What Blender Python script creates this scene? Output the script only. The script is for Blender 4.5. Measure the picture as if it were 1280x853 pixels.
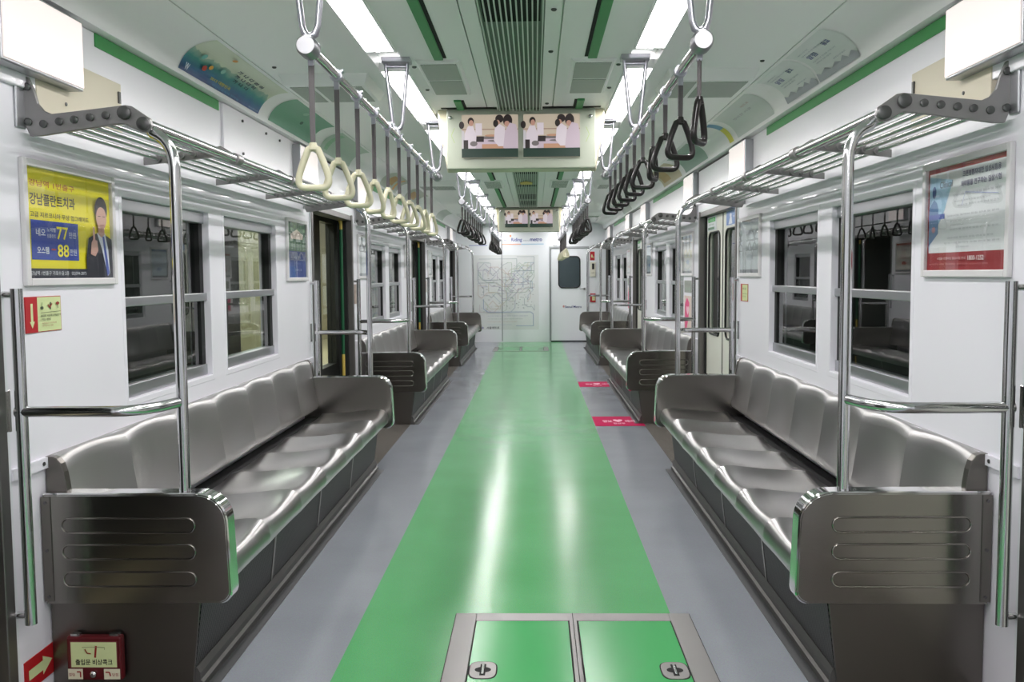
import bpy, math, random
from mathutils import Vector, Matrix, Euler
random.seed(7)
C = bpy.context.scene.collection
for o in list(bpy.data.objects): bpy.data.objects.remove(o)
PI = math.pi

# ------------------------------------------------------------------ camera
CAM = Vector((0.073, 0.0, 1.25))
YAW, PITCH, ROLL = 0.02439, 0.0710, -0.00784
fwd = Vector((-math.sin(YAW)*math.cos(PITCH), math.cos(YAW)*math.cos(PITCH), -math.sin(PITCH)))
rgt = Vector((math.cos(YAW), math.sin(YAW), 0)); up = rgt.cross(fwd)
r2 = rgt*math.cos(ROLL) + up*math.sin(ROLL); u2 = -rgt*math.sin(ROLL) + up*math.cos(ROLL)
cd = bpy.data.cameras.new('camera'); cam = bpy.data.objects.new('camera', cd); C.objects.link(cam)
m3 = Matrix((r2, u2, -fwd)).transposed()
cam.matrix_world = Matrix.Translation(CAM) @ m3.to_4x4()
cd.sensor_width = 36; cd.lens = 1168/1280*36; cd.clip_start = 0.02; cd.clip_end = 100
bpy.context.scene.camera = cam
# ------------------------------------------------------------------ world, exposure, outside lamps
w = bpy.data.worlds.new('world'); bpy.context.scene.world = w; w.use_nodes = True
w.node_tree.nodes['Background'].inputs[0].default_value = (0.6, 0.65, 0.7, 1)
w.node_tree.nodes['Background'].inputs[1].default_value = 0.012
vs = bpy.context.scene.view_settings
vs.view_transform = 'Standard'; vs.look = 'None'; vs.gamma = 1; vs.use_curve_mapping = False
vs.exposure = 0.66
LIGHT = 4.0        # radiance of the ceiling light covers
TUBE = 6.3         # watts of the tube behind each cover
PLATFORM = 110.0    # watts of each platform lamp
def area(loc, sx, sy, energy, rot=(0, 0, 0), col=(1, .97, .9)):
    l = bpy.data.lights.new('platform_light', 'AREA'); l.shape = 'RECTANGLE'; l.size = sx; l.size_y = sy
    l.energy = energy; l.color = col
    o = bpy.data.objects.new('platform_light', l); C.objects.link(o); o.location = loc; o.rotation_euler = rot
for yy in (3.2, 9.0, 15.0, 22.0, 29.0): area((-2.65, yy, 2.72), .3, 3.5, PLATFORM)

# ------------------------------------------------------------------ materials
def s2l(c): return tuple((x/12.92 if x <= .04045 else ((x+.055)/1.055)**2.4) for x in c)
def rgb(r, g, b): return s2l((r/255, g/255, b/255)) + (1,)
MATS = {}
def mat(name, col, rough=.5, metal=0, coat=0, emit=None, es=1, bump=None, spec=.5, var=0):
    if name in MATS: return MATS[name]
    m = bpy.data.materials.new(name); m.use_nodes = True; n = m.node_tree; b = n.nodes['Principled BSDF']
    b.inputs['Base Color'].default_value = col; b.inputs['Roughness'].default_value = rough
    b.inputs['Metallic'].default_value = metal; b.inputs['Coat Weight'].default_value = coat
    b.inputs['Specular IOR Level'].default_value = spec
    if emit: b.inputs['Emission Color'].default_value = emit; b.inputs['Emission Strength'].default_value = es
    if var or bump:
        tc = n.nodes.new('ShaderNodeTexCoord'); mp = n.nodes.new('ShaderNodeMapping')
        n.links.new(tc.outputs['Object'], mp.inputs[0]); nz = n.nodes.new('ShaderNodeTexNoise'); n.links.new(mp.outputs[0], nz.inputs[0])
        sc, strg, stretch = bump if bump else (6, 0, (1, 1, 1))
        mp.inputs['Scale'].default_value = stretch; nz.inputs['Scale'].default_value = sc; nz.inputs['Detail'].default_value = 4
        if var:
            mr = n.nodes.new('ShaderNodeMapRange'); n.links.new(nz.outputs[0], mr.inputs[0])
            mr.inputs[3].default_value = rough-var; mr.inputs[4].default_value = rough+var; n.links.new(mr.outputs[0], b.inputs['Roughness'])
        if strg:
            bp = n.nodes.new('ShaderNodeBump'); bp.inputs['Strength'].default_value = strg; bp.inputs['Distance'].default_value = .002
            n.links.new(nz.outputs[0], bp.inputs['Height']); n.links.new(bp.outputs[0], b.inputs['Normal'])
    MATS[name] = m; return m
def flat(r, g, b_, rough=.5): return mat('ink_%d_%d_%d' % (r, g, b_), rgb(r, g, b_), rough)

M_wall = mat('wall_laminate', rgb(233, 231, 239), .34, coat=.15, var=.04)
M_wallup = mat('upper_wall_laminate', rgb(239, 237, 243), .3, coat=.15, var=.04)
M_white = mat('white_enamel', rgb(226, 229, 233), .35)
M_ceil = mat('ceiling_paint', rgb(240, 240, 240), .42, var=.05)
M_ceil2 = mat('ceiling_outer_paint', rgb(240, 240, 240), .42, var=.05)
M_slat = mat('ceiling_slat_paint', rgb(196, 206, 198), .5)
M_black = mat('black_rubber', rgb(14, 15, 16), .6)
M_dark = mat('dark_cavity', rgb(8, 8, 9), .8)
M_green = mat('green_tape', rgb(38, 140, 62), .45)
M_greenslot = mat('green_slot_paint', rgb(52, 138, 78), .5)
M_chrome = mat('polished_steel', (.66, .66, .66, 1), .09, 1)
M_pole = mat('satin_steel_tube', (.60, .60, .61, 1), .14, 1)
M_steel = mat('brushed_steel', (.27, .255, .235, 1), .20, 1, var=.03)
M_steeld = mat('brushed_steel_dark', (.185, .172, .157, 1), .30, 1, var=.04)
M_seat = mat('seat_steel', (.37, .365, .36, 1), .30, 1)
M_back = mat('backrest_steel', (.42, .415, .41, 1), .36, 1)
M_cast = mat('cast_aluminium', (.30, .29, .29, 1), .42, .85)
M_bolt = mat('dark_bolt', (.12, .12, .12, 1), .4, .8)
M_alu = mat('aluminium', (.42, .43, .45, 1), .32, .85)
M_hang = mat('hanger_metal', rgb(170, 170, 178), .3, .85)
M_belt = mat('grey_strap_belt', rgb(92, 87, 89), .5)
M_ivory = mat('ivory_plastic', rgb(208, 204, 176), .38)
M_bring = mat('black_plastic', rgb(24, 20, 20), .28)
M_tv = mat('monitor_housing', rgb(164, 170, 154), .45)
M_tvside = mat('monitor_side', rgb(206, 200, 174), .45)
M_red = mat('red_plastic', rgb(84, 10, 18), .4)
M_redlab = mat('red_label', rgb(176, 20, 30), .45)
M_pale = mat('pale_green_label', rgb(205, 216, 160), .5)
M_beige = mat('beige_board', rgb(214, 206, 184), .5)
M_frame = mat('poster_frame_alu', rgb(214, 211, 213), .42)
M_plat = mat('platform_wall_tile', rgb(190, 182, 150), .6)
M_psd = mat('platform_screen_frame', rgb(20, 24, 22), .4)
M_lightbox = mat('light_box_face', rgb(238, 226, 222), .18, coat=.3, emit=(1, .90, .88, 1), es=.40)
M_lamp = mat('lamp_diffuser', (1, 1, 1, 1), .5, emit=(1, .97, .97, 1), es=LIGHT)
M_jamb = mat('door_jamb_steel', (.20, .19, .185, 1), .4, .9)
M_door = mat('door_leaf_paint', rgb(222, 222, 212), .38)

def mat_glass(name, tint, refl=1.0, ior=1.45):
    m = bpy.data.materials.new(name); m.use_nodes = True; n = m.node_tree; n.nodes.remove(n.nodes['Principled BSDF'])
    t = n.nodes.new('ShaderNodeBsdfTransparent'); t.inputs[0].default_value = tint
    g = n.nodes.new('ShaderNodeBsdfGlossy'); g.inputs['Roughness'].default_value = .01; g.inputs[0].default_value = (refl, refl, refl, 1)
    fr = n.nodes.new('ShaderNodeFresnel'); fr.inputs[0].default_value = ior
    mx = n.nodes.new('ShaderNodeMixShader'); n.links.new(fr.outputs[0], mx.inputs[0]); n.links.new(t.outputs[0], mx.inputs[1]); n.links.new(g.outputs[0], mx.inputs[2])
    ge = n.nodes.new('ShaderNodeNewGeometry'); inv = n.nodes.new('ShaderNodeMath'); inv.operation = 'SUBTRACT'; inv.inputs[0].default_value = 1; n.links.new(ge.outputs['Backfacing'], inv.inputs[1])
    mu = n.nodes.new('ShaderNodeMath'); mu.operation = 'MULTIPLY'; n.links.new(fr.outputs[0], mu.inputs[0]); n.links.new(inv.outputs[0], mu.inputs[1]); n.links.new(mu.outputs[0], mx.inputs[0])
    n.links.new(mx.outputs[0], n.nodes['Material Output'].inputs[0]); return m
M_glass = mat_glass('window_glass', (.80, .84, .82, 1), 1.0, 1.6)
M_acryl = mat_glass('clear_poster_cover', (.97, .97, .97, 1), 1.0, 1.4)

def mat_grid(name, c1, c2, sx, sy, sz, th=.45, rough=.45, metal=0., mode='dots'):
    m = bpy.data.materials.new(name); m.use_nodes = True; n = m.node_tree; b = n.nodes['Principled BSDF']
    tc = n.nodes.new('ShaderNodeTexCoord'); sp = n.nodes.new('ShaderNodeSeparateXYZ'); n.links.new(tc.outputs['Object'], sp.inputs[0])
    outs = []
    for i, s in enumerate((sx, sy, sz)):
        if not s: continue
        a = n.nodes.new('ShaderNodeMath'); a.operation = 'MULTIPLY'; n.links.new(sp.outputs[i], a.inputs[0]); a.inputs[1].default_value = 2*PI/s
        c = n.nodes.new('ShaderNodeMath'); c.operation = 'SINE'; n.links.new(a.outputs[0], c.inputs[0]); outs.append(c.outputs[0])
    o = outs[0]
    for p in outs[1:]:
        a = n.nodes.new('ShaderNodeMath'); a.operation = 'MULTIPLY' if mode == 'dots' else 'ADD'; n.links.new(o, a.inputs[0]); n.links.new(p, a.inputs[1]); o = a.outputs[0]
    g = n.nodes.new('ShaderNodeMath'); g.operation = 'GREATER_THAN'; n.links.new(o, g.inputs[0]); g.inputs[1].default_value = th
    mx = n.nodes.new('ShaderNodeMix'); mx.data_type = 'RGBA'; n.links.new(g.outputs[0], mx.inputs[0]); mx.inputs[6].default_value = c1; mx.inputs[7].default_value = c2
    n.links.new(mx.outputs[2], b.inputs['Base Color']); b.inputs['Roughness'].default_value = rough; b.inputs['Metallic'].default_value = metal
    return m
M_kick = mat_grid('perforated_kick_steel', (.075, .072, .068, 1), (.006, .006, .006, 1), 0, .014, .018, .0, .5, .6)
M_vent = mat_grid('perforated_vent_plate', rgb(190, 197, 190), rgb(96, 104, 100), .011, .011, 0, .1, .5)

def mat_floor():
    m = bpy.data.materials.new('floor_vinyl'); m.use_nodes = True; n = m.node_tree; b = n.nodes['Principled BSDF']; L = n.links.new
    tc = n.nodes.new('ShaderNodeTexCoord'); sp = n.nodes.new('ShaderNodeSeparateXYZ'); L(tc.outputs['Object'], sp.inputs[0])
    ab = n.nodes.new('ShaderNodeMath'); ab.operation = 'ABSOLUTE'; L(sp.outputs[0], ab.inputs[0])
    def lt(v):
        a = n.nodes.new('ShaderNodeMath'); a.operation = 'LESS_THAN'; L(ab.outputs[0], a.inputs[0]); a.inputs[1].default_value = v; return a.outputs[0]
    nz = n.nodes.new('ShaderNodeTexNoise'); nz.inputs['Scale'].default_value = 2.2; nz.inputs['Detail'].default_value = 6; L(tc.outputs['Object'], nz.inputs[0])
    n2 = n.nodes.new('ShaderNodeTexNoise'); n2.inputs['Scale'].default_value = 260; L(tc.outputs['Object'], n2.inputs[0])
    def mix(fac, a, b_):
        x = n.nodes.new('ShaderNodeMix'); x.data_type = 'RGBA'
        for s, v in ((0, fac), (6, a), (7, b_)):
            if hasattr(v, 'links'): L(v, x.inputs[s])
            else: x.inputs[s].default_value = v
        return x.outputs[2]
    green = mix(nz.outputs[0], rgb(36, 146, 66), rgb(60, 165, 88))
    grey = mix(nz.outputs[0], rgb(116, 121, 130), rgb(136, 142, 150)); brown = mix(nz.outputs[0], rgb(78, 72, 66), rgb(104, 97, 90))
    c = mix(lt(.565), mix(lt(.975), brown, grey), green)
    c2 = mix(.12, c, n2.outputs['Color'])
    # worn patch on the strip
    L(c2, b.inputs['Base Color'])
    mr = n.nodes.new('ShaderNodeMapRange'); L(nz.outputs[0], mr.inputs[0]); mr.inputs[3].default_value = .12; mr.inputs[4].default_value = .22; L(mr.outputs[0], b.inputs['Roughness'])
    bp = n.nodes.new('ShaderNodeBump'); bp.inputs['Strength'].default_value = .12; bp.inputs['Distance'].default_value = .001; L(n2.outputs[0], bp.inputs['Height'])
    n3 = n.nodes.new('ShaderNodeTexNoise'); n3.inputs['Scale'].default_value = 5; L(tc.outputs['Object'], n3.inputs[0])
    bp2 = n.nodes.new('ShaderNodeBump'); bp2.inputs['Strength'].default_value = .06; bp2.inputs['Distance'].default_value = .004; L(n3.outputs[0], bp2.inputs['Height']); L(bp.outputs[0], bp2.inputs['Normal'])
    L(bp2.outputs[0], b.inputs['Normal']); b.inputs['Specular IOR Level'].default_value = .36
    return m
M_floor = mat_floor()

# ------------------------------------------------------------------ mesh helpers
class G:
    def __init__(s): s.v = []; s.f = []; s.m = []; s.mats = []
    def mi(s, m):
        if m is None: return 0
        if m not in s.mats: s.mats.append(m)
        return s.mats.index(m)
    def add(s, vs_, fs, m=None):
        k = len(s.v); s.v += [tuple(v) for v in vs_]; i = s.mi(m)
        for f in fs: s.f.append(tuple(k+a for a in f)); s.m.append(i)
        return s
    def box(s, x0, x1, y0, y1, z0, z1, m=None):
        v = [(x, y, z) for z in (z0, z1) for y in (y0, y1) for x in (x0, x1)]
        return s.add(v, [(0, 2, 3, 1), (4, 5, 7, 6), (0, 1, 5, 4), (2, 6, 7, 3), (0, 4, 6, 2), (1, 3, 7, 5)], m)
    def prism(s, poly, a, b, axis='y', m=None, cap=True):
        """poly in the plane across axis: y -> (x,z), x -> (y,z), z -> (x,y)"""
        def P(p, t): return (p[0], t, p[1]) if axis == 'y' else ((t, p[0], p[1]) if axis == 'x' else (p[0], p[1], t))
        n = len(poly); v = [P(p, a) for p in poly] + [P(p, b) for p in poly]
        f = [(i, (i+1) % n, n+(i+1) % n, n+i) for i in range(n)]
        if cap: f += [tuple(range(n))[::-1], tuple(range(n, 2*n))]
        return s.add(v, f, m)
    def tube(s, pts, r, n=10, m=None, closed=False, cap=True):
        pts = [Vector(p) for p in pts]; N = len(pts); rings = []; prev = None
        for i, p in enumerate(pts):
            if closed: t = (pts[(i+1) % N]-pts[i-1])
            else: t = pts[min(i+1, N-1)]-pts[max(i-1, 0)]
            t.normalize()
            if prev is None:
                a = Vector((0, 0, 1)) if abs(t.z) < .9 else Vector((1, 0, 0)); u = t.cross(a).normalized()
            else:
                u = (prev - t*prev.dot(t))
                u = u.normalized() if u.length > 1e-6 else t.orthogonal().normalized()
            prev = u; v_ = t.cross(u); rr = r[i] if isinstance(r, (list, tuple)) else r
            rings.append([p + (u*math.cos(2*PI*k/n) + v_*math.sin(2*PI*k/n))*rr for k in range(n)])
        v = [q for ring in rings for q in ring]; f = []
        for i in range(N if closed else N-1):
            j = (i+1) % N
            for k in range(n): f.append((i*n+k, i*n+(k+1) % n, j*n+(k+1) % n, j*n+k))
        if not closed and cap: f += [tuple(range(n))[::-1], tuple((N-1)*n+k for k in range(n))]
        return s.add(v, f, m)
    def cyl(s, a, b, r, n=14, m=None): return s.tube([a, b], r, n, m)
    def grid(s, rows, m=None):
        """rows: list of lists of points"""
        nr, nc = len(rows), len(rows[0]); v = [p for row in rows for p in row]
        return s.add(v, [(i*nc+j, i*nc+j+1, (i+1)*nc+j+1, (i+1)*nc+j) for i in range(nr-1) for j in range(nc-1)], m)
def obj(name, g, m=None, parent=None, loc=(0, 0, 0), smooth=False, rot=(0, 0, 0), bevel=0, recalc=True):
    me = bpy.data.meshes.new(name); me.from_pydata(g.v, [], g.f)
    mats = g.mats if g.mats else [m]
    for x in mats: me.materials.append(x)
    if g.mats: me.polygons.foreach_set('material_index', g.m)
    me.update()
    if recalc:
        import bmesh
        bm = bmesh.new(); bm.from_mesh(me); bmesh.ops.recalc_face_normals(bm, faces=bm.faces); bm.to_mesh(me); bm.free()
    o = bpy.data.objects.new(name, me); C.objects.link(o); o.location = loc; o.rotation_euler = rot
    if parent: o.parent = parent
    if smooth:
        me.polygons.foreach_set('use_smooth', [True]*len(me.polygons))
        if smooth != 'all':
            try: me.set_sharp_from_angle(angle=math.radians(38))
            except Exception: pass
    if bevel:
        b = o.modifiers.new('bevel', 'BEVEL'); b.width = bevel; b.segments = 2; b.limit_method = 'ANGLE'; b.angle_limit = math.radians(40)
    return o
def thing(name, label, cat, loc=(0, 0, 0), rz=0, group=None):
    o = bpy.data.objects.new(name, None); C.objects.link(o); o.location = loc; o.rotation_euler = (0, 0, rz)
    o.empty_display_size = .05; tag(o, label, cat, group); return o
def tag(o, label, cat, group=None):
    if label: o['label'] = label
    if cat: o['category'] = cat
    if group: o['group'] = group
    return o
def struct(o): o['kind'] = 'structure'; return o
def sempty(name, loc=(0, 0, 0), rz=0):
    o = bpy.data.objects.new(name, None); C.objects.link(o); o.location = loc; o.rotation_euler = (0, 0, rz); o.empty_display_size = .05; return struct(o)
def dup(o, parent=None, loc=None, rz=None, label=None):
    c = o.copy(); C.objects.link(c); c.parent = parent
    if loc is not None: c.location = loc
    if rz is not None: c.rotation_euler = (0, 0, rz)
    if label: c['label'] = label
    for ch in list(o.children):
        k = dup(ch, c); k.matrix_parent_inverse = ch.matrix_parent_inverse.copy()
    return c
TXT = {}
def text_geo(s, bold=0):
    """triangulated text outline, origin at left baseline, em size 1"""
    if (s, bold) in TXT: return TXT[(s, bold)]
    cu = bpy.data.curves.new('t', 'FONT'); cu.body = s; cu.size = 1; cu.fill_mode = 'FRONT'; cu.resolution_u = 3; cu.offset = bold
    o = bpy.data.objects.new('t', cu); C.objects.link(o)
    dg = bpy.context.evaluated_depsgraph_get(); me = bpy.data.meshes.new_from_object(o.evaluated_get(dg))
    v = [(p.co.x, p.co.y) for p in me.vertices]; f = [tuple(p.vertices) for p in me.polygons]
    bpy.data.objects.remove(o); bpy.data.curves.remove(cu); bpy.data.meshes.remove(me)
    if not v: v = [(0, 0)]; f = []
    TXT[(s, bold)] = (v, f); return v, f
class Print:
    """flat artwork in the local X (right) / Z (up) plane, facing -Y; or mapped by fn(u,v,h)"""
    def __init__(s, fn=None, step=.0006): s.g = G(); s.k = 0; s.fn = fn or (lambda u, v, h: (u, -h, v)); s.step = step
    def lay(s): s.k += 1; return s.k*s.step
    def poly(s, pts, m, h=None):
        h = s.lay() if h is None else h
        s.g.add([s.fn(u, v, h) for u, v in pts], [tuple(range(len(pts)))], m); return s
    def rect(s, u0, v0, u1, v1, m, nu=1, nv=1, h=None):
        h = s.lay() if h is None else h
        s.g.grid([[s.fn(u0+(u1-u0)*i/nu, v0+(v1-v0)*j/nv, h) for i in range(nu+1)] for j in range(nv+1)], m); return s
    def ell(s, cx, cy, rx, ry, m, n=20, a0=0, a1=2*PI):
        return s.poly([(cx+rx*math.cos(a0+(a1-a0)*i/n), cy+ry*math.sin(a0+(a1-a0)*i/n)) for i in range(n + (0 if a1-a0 > 6.2 else 1))], m)
    def line(s, pts, wd, m):
        h = s.lay()
        for (a, b) in zip(pts[:-1], pts[1:]):
            d = Vector((b[0]-a[0], b[1]-a[1])); 
            if d.length < 1e-6: continue
            d.normalize(); nx, ny = -d.y*wd/2, d.x*wd/2
            s.g.add([s.fn(a[0]+nx, a[1]+ny, h), s.fn(a[0]-nx, a[1]-ny, h), s.fn(b[0]-nx, b[1]-ny, h), s.fn(b[0]+nx, b[1]+ny, h)], [(0, 1, 2, 3)], m)
        return s
    def text(s, t, u, v, w_, h_, m, bold=0):
        """fit the text in width w_ and height h_ with its lower left corner at u,v"""
        vv, ff = text_geo(t, bold); x0 = min(p[0] for p in vv); x1 = max(p[0] for p in vv); y0 = min(p[1] for p in vv); y1 = max(p[1] for p in vv)
        if x1-x0 < 1e-6: return s
        h = s.lay(); a = w_/(x1-x0); b = h_/(y1-y0)
        s.g.add([s.fn(u+(p[0]-x0)*a, v+(p[1]-y0)*b, h) for p in vv], ff, m); return s
    def build(s, name, parent=None, **k): return obj(name, s.g, None, parent, recalc=False, **k)
LW, RW = PI/2, -PI/2     # root rotation of flat things on the left / right wall
P = 5.02                 # length of one car module (bench and door)
BM = [4.325 + P*k for k in range(3)]   # bench centres
DC = [1.83 + P*k for k in range(4)]    # door centres
SIDES = ((-1, 'left'), (1, 'right'))
ORD = ['first', 'second', 'third', 'fourth', 'fifth', 'sixth', 'seventh', 'eighth', 'ninth', 'tenth', 'eleventh', 'twelfth', 'thirteenth']
WHERE = ['nearest', 'middle', 'farthest']
Y0, YE = -3.0, 17.3

# ================================================================== structure
struct(obj('floor', G().box(-1.5, 1.5, Y0-.1, YE+.1, -.06, 0), M_floor))
WIN = [(-1.0, -.10), (.10, 1.0)]        # windows about the bench centre
ZW0, ZW1, ZD = .80, 1.545, 1.735
def wall(side):
    s = side; g = G(); ops = []
    for c in BM:
        for a, b in WIN: ops.append((c+a, c+b, ZW0, ZW1))
    for c in DC: ops.append((c-.70, c+.70, 0, ZD))
    ops.append((-3.0+1.2-.0, -3.0+1.2001, 0, .001))
    ops = sorted(o for o in ops if o[1]-o[0] > .01)
    y = Y0
    x0, x1 = (s*1.40, s*1.50) if s > 0 else (s*1.50, s*1.40)
    for a, b, z0, z1 in ops:
        b = min(b, YE)
        g.box(x0, x1, y, a, 0, 2.22)
        if z0 > 0: g.box(x0, x1, a, b, 0, z0)
        g.box(x0, x1, a, b, z1, 2.22); y = b
    if y < YE: g.box(x0, x1, y, YE, 0, 2.22)
    return g
struct(obj('wall_left', wall(-1), M_wall)); struct(obj('wall_right', wall(1), M_wall))
struct(obj('wall_rear', G().box(-1.5, 1.5, Y0-.1, Y0, 0, 2.25), M_wall))
# ceiling: profile across the car, extruded along it
half = [(0, 2.15), (.173, 2.15), (.173, 2.166), (.179, 2.166), (.179, 2.15), (.474, 2.15), (.474, 2.20), (.60, 2.20), (.60, 2.15), (.635, 2.15), (.635, 2.19), (1.157, 2.19), (1.157, 2.195), (1.165, 2.195), (1.165, 2.19)]
def bez(t): 
    a, b, c = (1.165, 2.19), (1.305, 2.195), (1.345, 2.08)
    return tuple((1-t)**2*a[i] + 2*t*(1-t)*b[i] + t*t*c[i] for i in (0, 1))
half += [bez(i/10) for i in range(1, 11)]
half += [(1.345, 2.065), (1.41, 2.065), (1.41, 2.28)]
prof = [(-x, z) for x, z in half[::-1]] + half[1:]
struct(obj('ceiling', G().prism(prof, Y0, YE, 'y'), M_ceil, smooth=True))
# upper wall cladding, ledge strip, green tape
for s, nm in SIDES:
    g = G(); 
    def bx(g, a, b, *r, m=None):
        x0, x1 = sorted((s*a, s*b)); g.box(x0, x1, *r, m)
    bx(g, 1.385, 1.402, Y0, YE, 1.795, 2.064); o = struct(obj('trim_1', g, M_wallup, bevel=.004))
    g = G(); bx(g, 1.388, 1.402, Y0, DC[0]-.78, .683, .715)
    for i in range(3): bx(g, 1.388, 1.402, DC[i]+.72, DC[i+1]-.72, .683, .715)
    struct(obj('trim_2', g, M_wall))
    g = G()
    for i, c in enumerate(BM):
        a, b = (c-1.27, c+1.02) if s > 0 else ((c-1.19, c+.03) if i == 0 else (c-1.1, c+1.0))
        bx(g, 1.381, 1.386, a, b, 2.018, 2.062)
    struct(obj('trim_3', g, M_green))
    g = G()
    for c in BM[:1]:
        if s < 0: bx(g, 1.372, 1.386, c+.06, c+1.25, 1.81, 2.06)
    for c in DC: bx(g, 1.374, 1.386, c-.64, c+.62, 1.84, 2.045)
    struct(obj('trim_4', g, M_wallup, bevel=.003))
    g = G()
    for c in DC: bx(g, 1.378, 1.387, c-.68, c+.66, 1.825, 2.06)
    struct(obj('trim_5', g, M_black))
    g = G()
    ys = [(BM[0]+.34, 2.02), (BM[0]+.75, 2.02), (BM[0]+1.02, 2.02), (BM[0]+.34, 1.86)] if s < 0 else []
    for y, z in ys: g.cyl((s*1.375, y, z), (s*1.364, y, z), .007)
    if ys: struct(obj('trim_6', g, M_bolt))
    # door jambs: dark steel posts each side of every door, and lintel
    for i, c in enumerate(DC):
        if i == 3: ends = (c-.70,)
        else: ends = (c-.70, c+.70)
        d = sempty('door_%d' % (i+1 if s < 0 else i+5), (s*1.45, c, 0), LW if s < 0 else RW)
        g = G()
        e1 = .70 if i < 3 else YE-c
        # local x runs along the wall; for the right wall it is mirrored
        xs = (-.70, e1) if s < 0 else (-e1, .70)
        g.box(xs[0], xs[0]+.045, -.062, .05, 0, ZD); g.box(xs[1]-.045, xs[1], -.062, .05, 0, ZD)
        g.box(xs[0], xs[1], -.055, .05, ZD-.045, ZD); g.box(xs[0], xs[1], -.06, .05, 0, .012)
        obj('jamb', g, M_jamb, d, bevel=.003)
        g = G(); g.box(xs[0]-.022, xs[0]+.004, -.056, -.045, 0, ZD+.02); g.box(xs[1]-.004, xs[1]+.022, -.056, -.045, 0, ZD+.02); g.box(xs[0], xs[1], -.056, -.045, ZD-.006, ZD+.02)
        obj('architrave', g, M_white, d, bevel=.002)
        g = G(); g.box(xs[0]+.045, xs[0]+.075, -.02, .05, 0, ZD-.045); g.box(xs[1]-.075, xs[1]-.045, -.02, .05, 0, ZD-.045)
        obj('rubber_seal', g, M_black, d)
        if s > 0:
            for k in (0, 1):
                a, b = ((-.64, -.003), (.003, .64))[k]
                if a < xs[0]: continue
                wa, wb = (a+.10, b-.10) if k == 0 else (a+.10, b-.10)
                y0, y1, z0, z1 = -.005, .03, .015, ZD-.05
                g = G()
                # leaf with a rounded window opening
                wz0, wz1, r = .78, 1.56, .07; inner = []
                for (cx, cz, a0) in ((wb-r, wz1-r, 0), (wa+r, wz1-r, PI/2), (wa+r, wz0+r, PI), (wb-r, wz0+r, 1.5*PI)):
                    inner += [(cx+r*math.cos(a0+PI/2*j/6), cz+r*math.sin(a0+PI/2*j/6)) for j in range(7)]
                outer = []
                cxm, czm = (wa+wb)/2, (wz0+wz1)/2
                for (x, z) in inner:
                    dx, dz = x-cxm, z-czm
                    outer.append(None)
                corners = [(b, z1), (a, z1), (a, z0), (b, z0)]
                n = len(inner); vv = [(x, y0, z) for x, z in inner] + [(x, y1, z) for x, z in inner] + [(x, y0, z) for x, z in corners] + [(x, y1, z) for x, z in corners]
                ff = []
                for q in range(4):
                    for j in range(6):
                        i0 = q*7+j; ff.append((i0, i0+1, 2*n+q)); ff.append((n+i0, 2*n+4+q, n+i0+1))
                    i0 = q*7+6; i1 = ((q+1) % 4)*7; q2 = (q+1) % 4
                    ff.append((i0, i1, 2*n+q2, 2*n+q)); ff.append((n+i0, 2*n+4+q, 2*n+4+q2, n+i1))
                    ff.append((2*n+q, 2*n+q2, 2*n+4+q2, 2*n+4+q))
                for j in range(n): ff.append((j, n+j, n+(j+1) % n, (j+1) % n))
                g.add(vv, ff); lf = obj('door_leaf', g, M_door, d)
                gg = G(); gg.tube([(x, -.006, z) for x, z in inner], .008, 6, closed=True); obj('window_gasket', gg, M_black, lf, smooth=True)
                obj('window_pane', G().box(wa-.01, wb+.01, .010, .016, wz0-.01, wz1+.01), M_glass, lf)
            if i < 3: obj('leading_edge', G().box(-.006, .006, -.009, -.004, .015, ZD-.05), M_black, d)

for s, nm in SIDES:
    for j, yy in enumerate((2.59, 2.71)):
        o = obj('ledge_screw', G().tube([(0, 0, 0), (-s*.003, 0, 0)], .006, 10), M_bolt, None, (s*1.388, yy, .699), smooth=True)
        tag(o, 'dark screw in the %s wall ledge, %s the bench' % (nm, 'next to' if j else 'farther from'), 'screw')
# windows
def window(n, s, yc):
    wn = sempty('window_%d' % n, (s*1.40, yc, 0), LW if s < 0 else RW); a, b = -.45, .45
    f = s  # local +x is +Y on the left wall, -Y on the right
    g = G()   # white frame lip round the opening
    for bb in ((a-.02, a+.006, ZW0-.02, ZW1+.02), (b-.006, b+.02, ZW0-.02, ZW1+.02)): g.box(bb[0], bb[1], -.002, .09, bb[2], bb[3])
    g.box(a, b, -.002, .09, ZW1-.006, ZW1+.02); g.box(a, b, -.002, .09, ZW0-.02, ZW0+.006)
    obj('frame', g, M_wall, wn, bevel=.003)
    far = b if s < 0 else a; sg = -1 if s < 0 else 1
    xf = lambda d0, d1: tuple(sorted((far+sg*d0, far+sg*d1)))
    g = G(); x0, x1 = xf(.006, .05); g.box(x0, x1, .03, .075, ZW0+.03, ZW1-.006)
    x0, x1 = sorted((-far-sg*.006, -far-sg*.03)); g.box(x0, x1, .045, .075, ZW0+.03, ZW1-.006)
    obj('gasket', g, M_black, wn)
    g = G(); g.box(a+.006, b-.006, .022, .08, ZW0+.006, ZW0+.055); obj('sill_rail', g, M_alu, wn, bevel=.003)
    g = G(); g.box(a+.006, b-.006, .015, .06, 1.143, 1.178); obj('middle_bar', g, M_alu, wn, bevel=.003)
    obj('upper_pane', G().box(a+.02, b-.02, .050, .055, 1.178, ZW1-.01), M_glass, wn)
    obj('lower_pane', G().box(a+.02, b-.02, .038, .043, ZW0+.05, 1.143), M_glass, wn)
    g = G(); g.box(a+.006, b-.006, .02, .06, ZW1-.055, ZW1-.006); bl = obj('blind_case', g, M_alu, wn, bevel=.004)
n = 0
for s, nm in SIDES:
    for c in BM:
        for a, b in WIN: n += 1; window(n, s, c+(a+b)/2)

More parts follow.
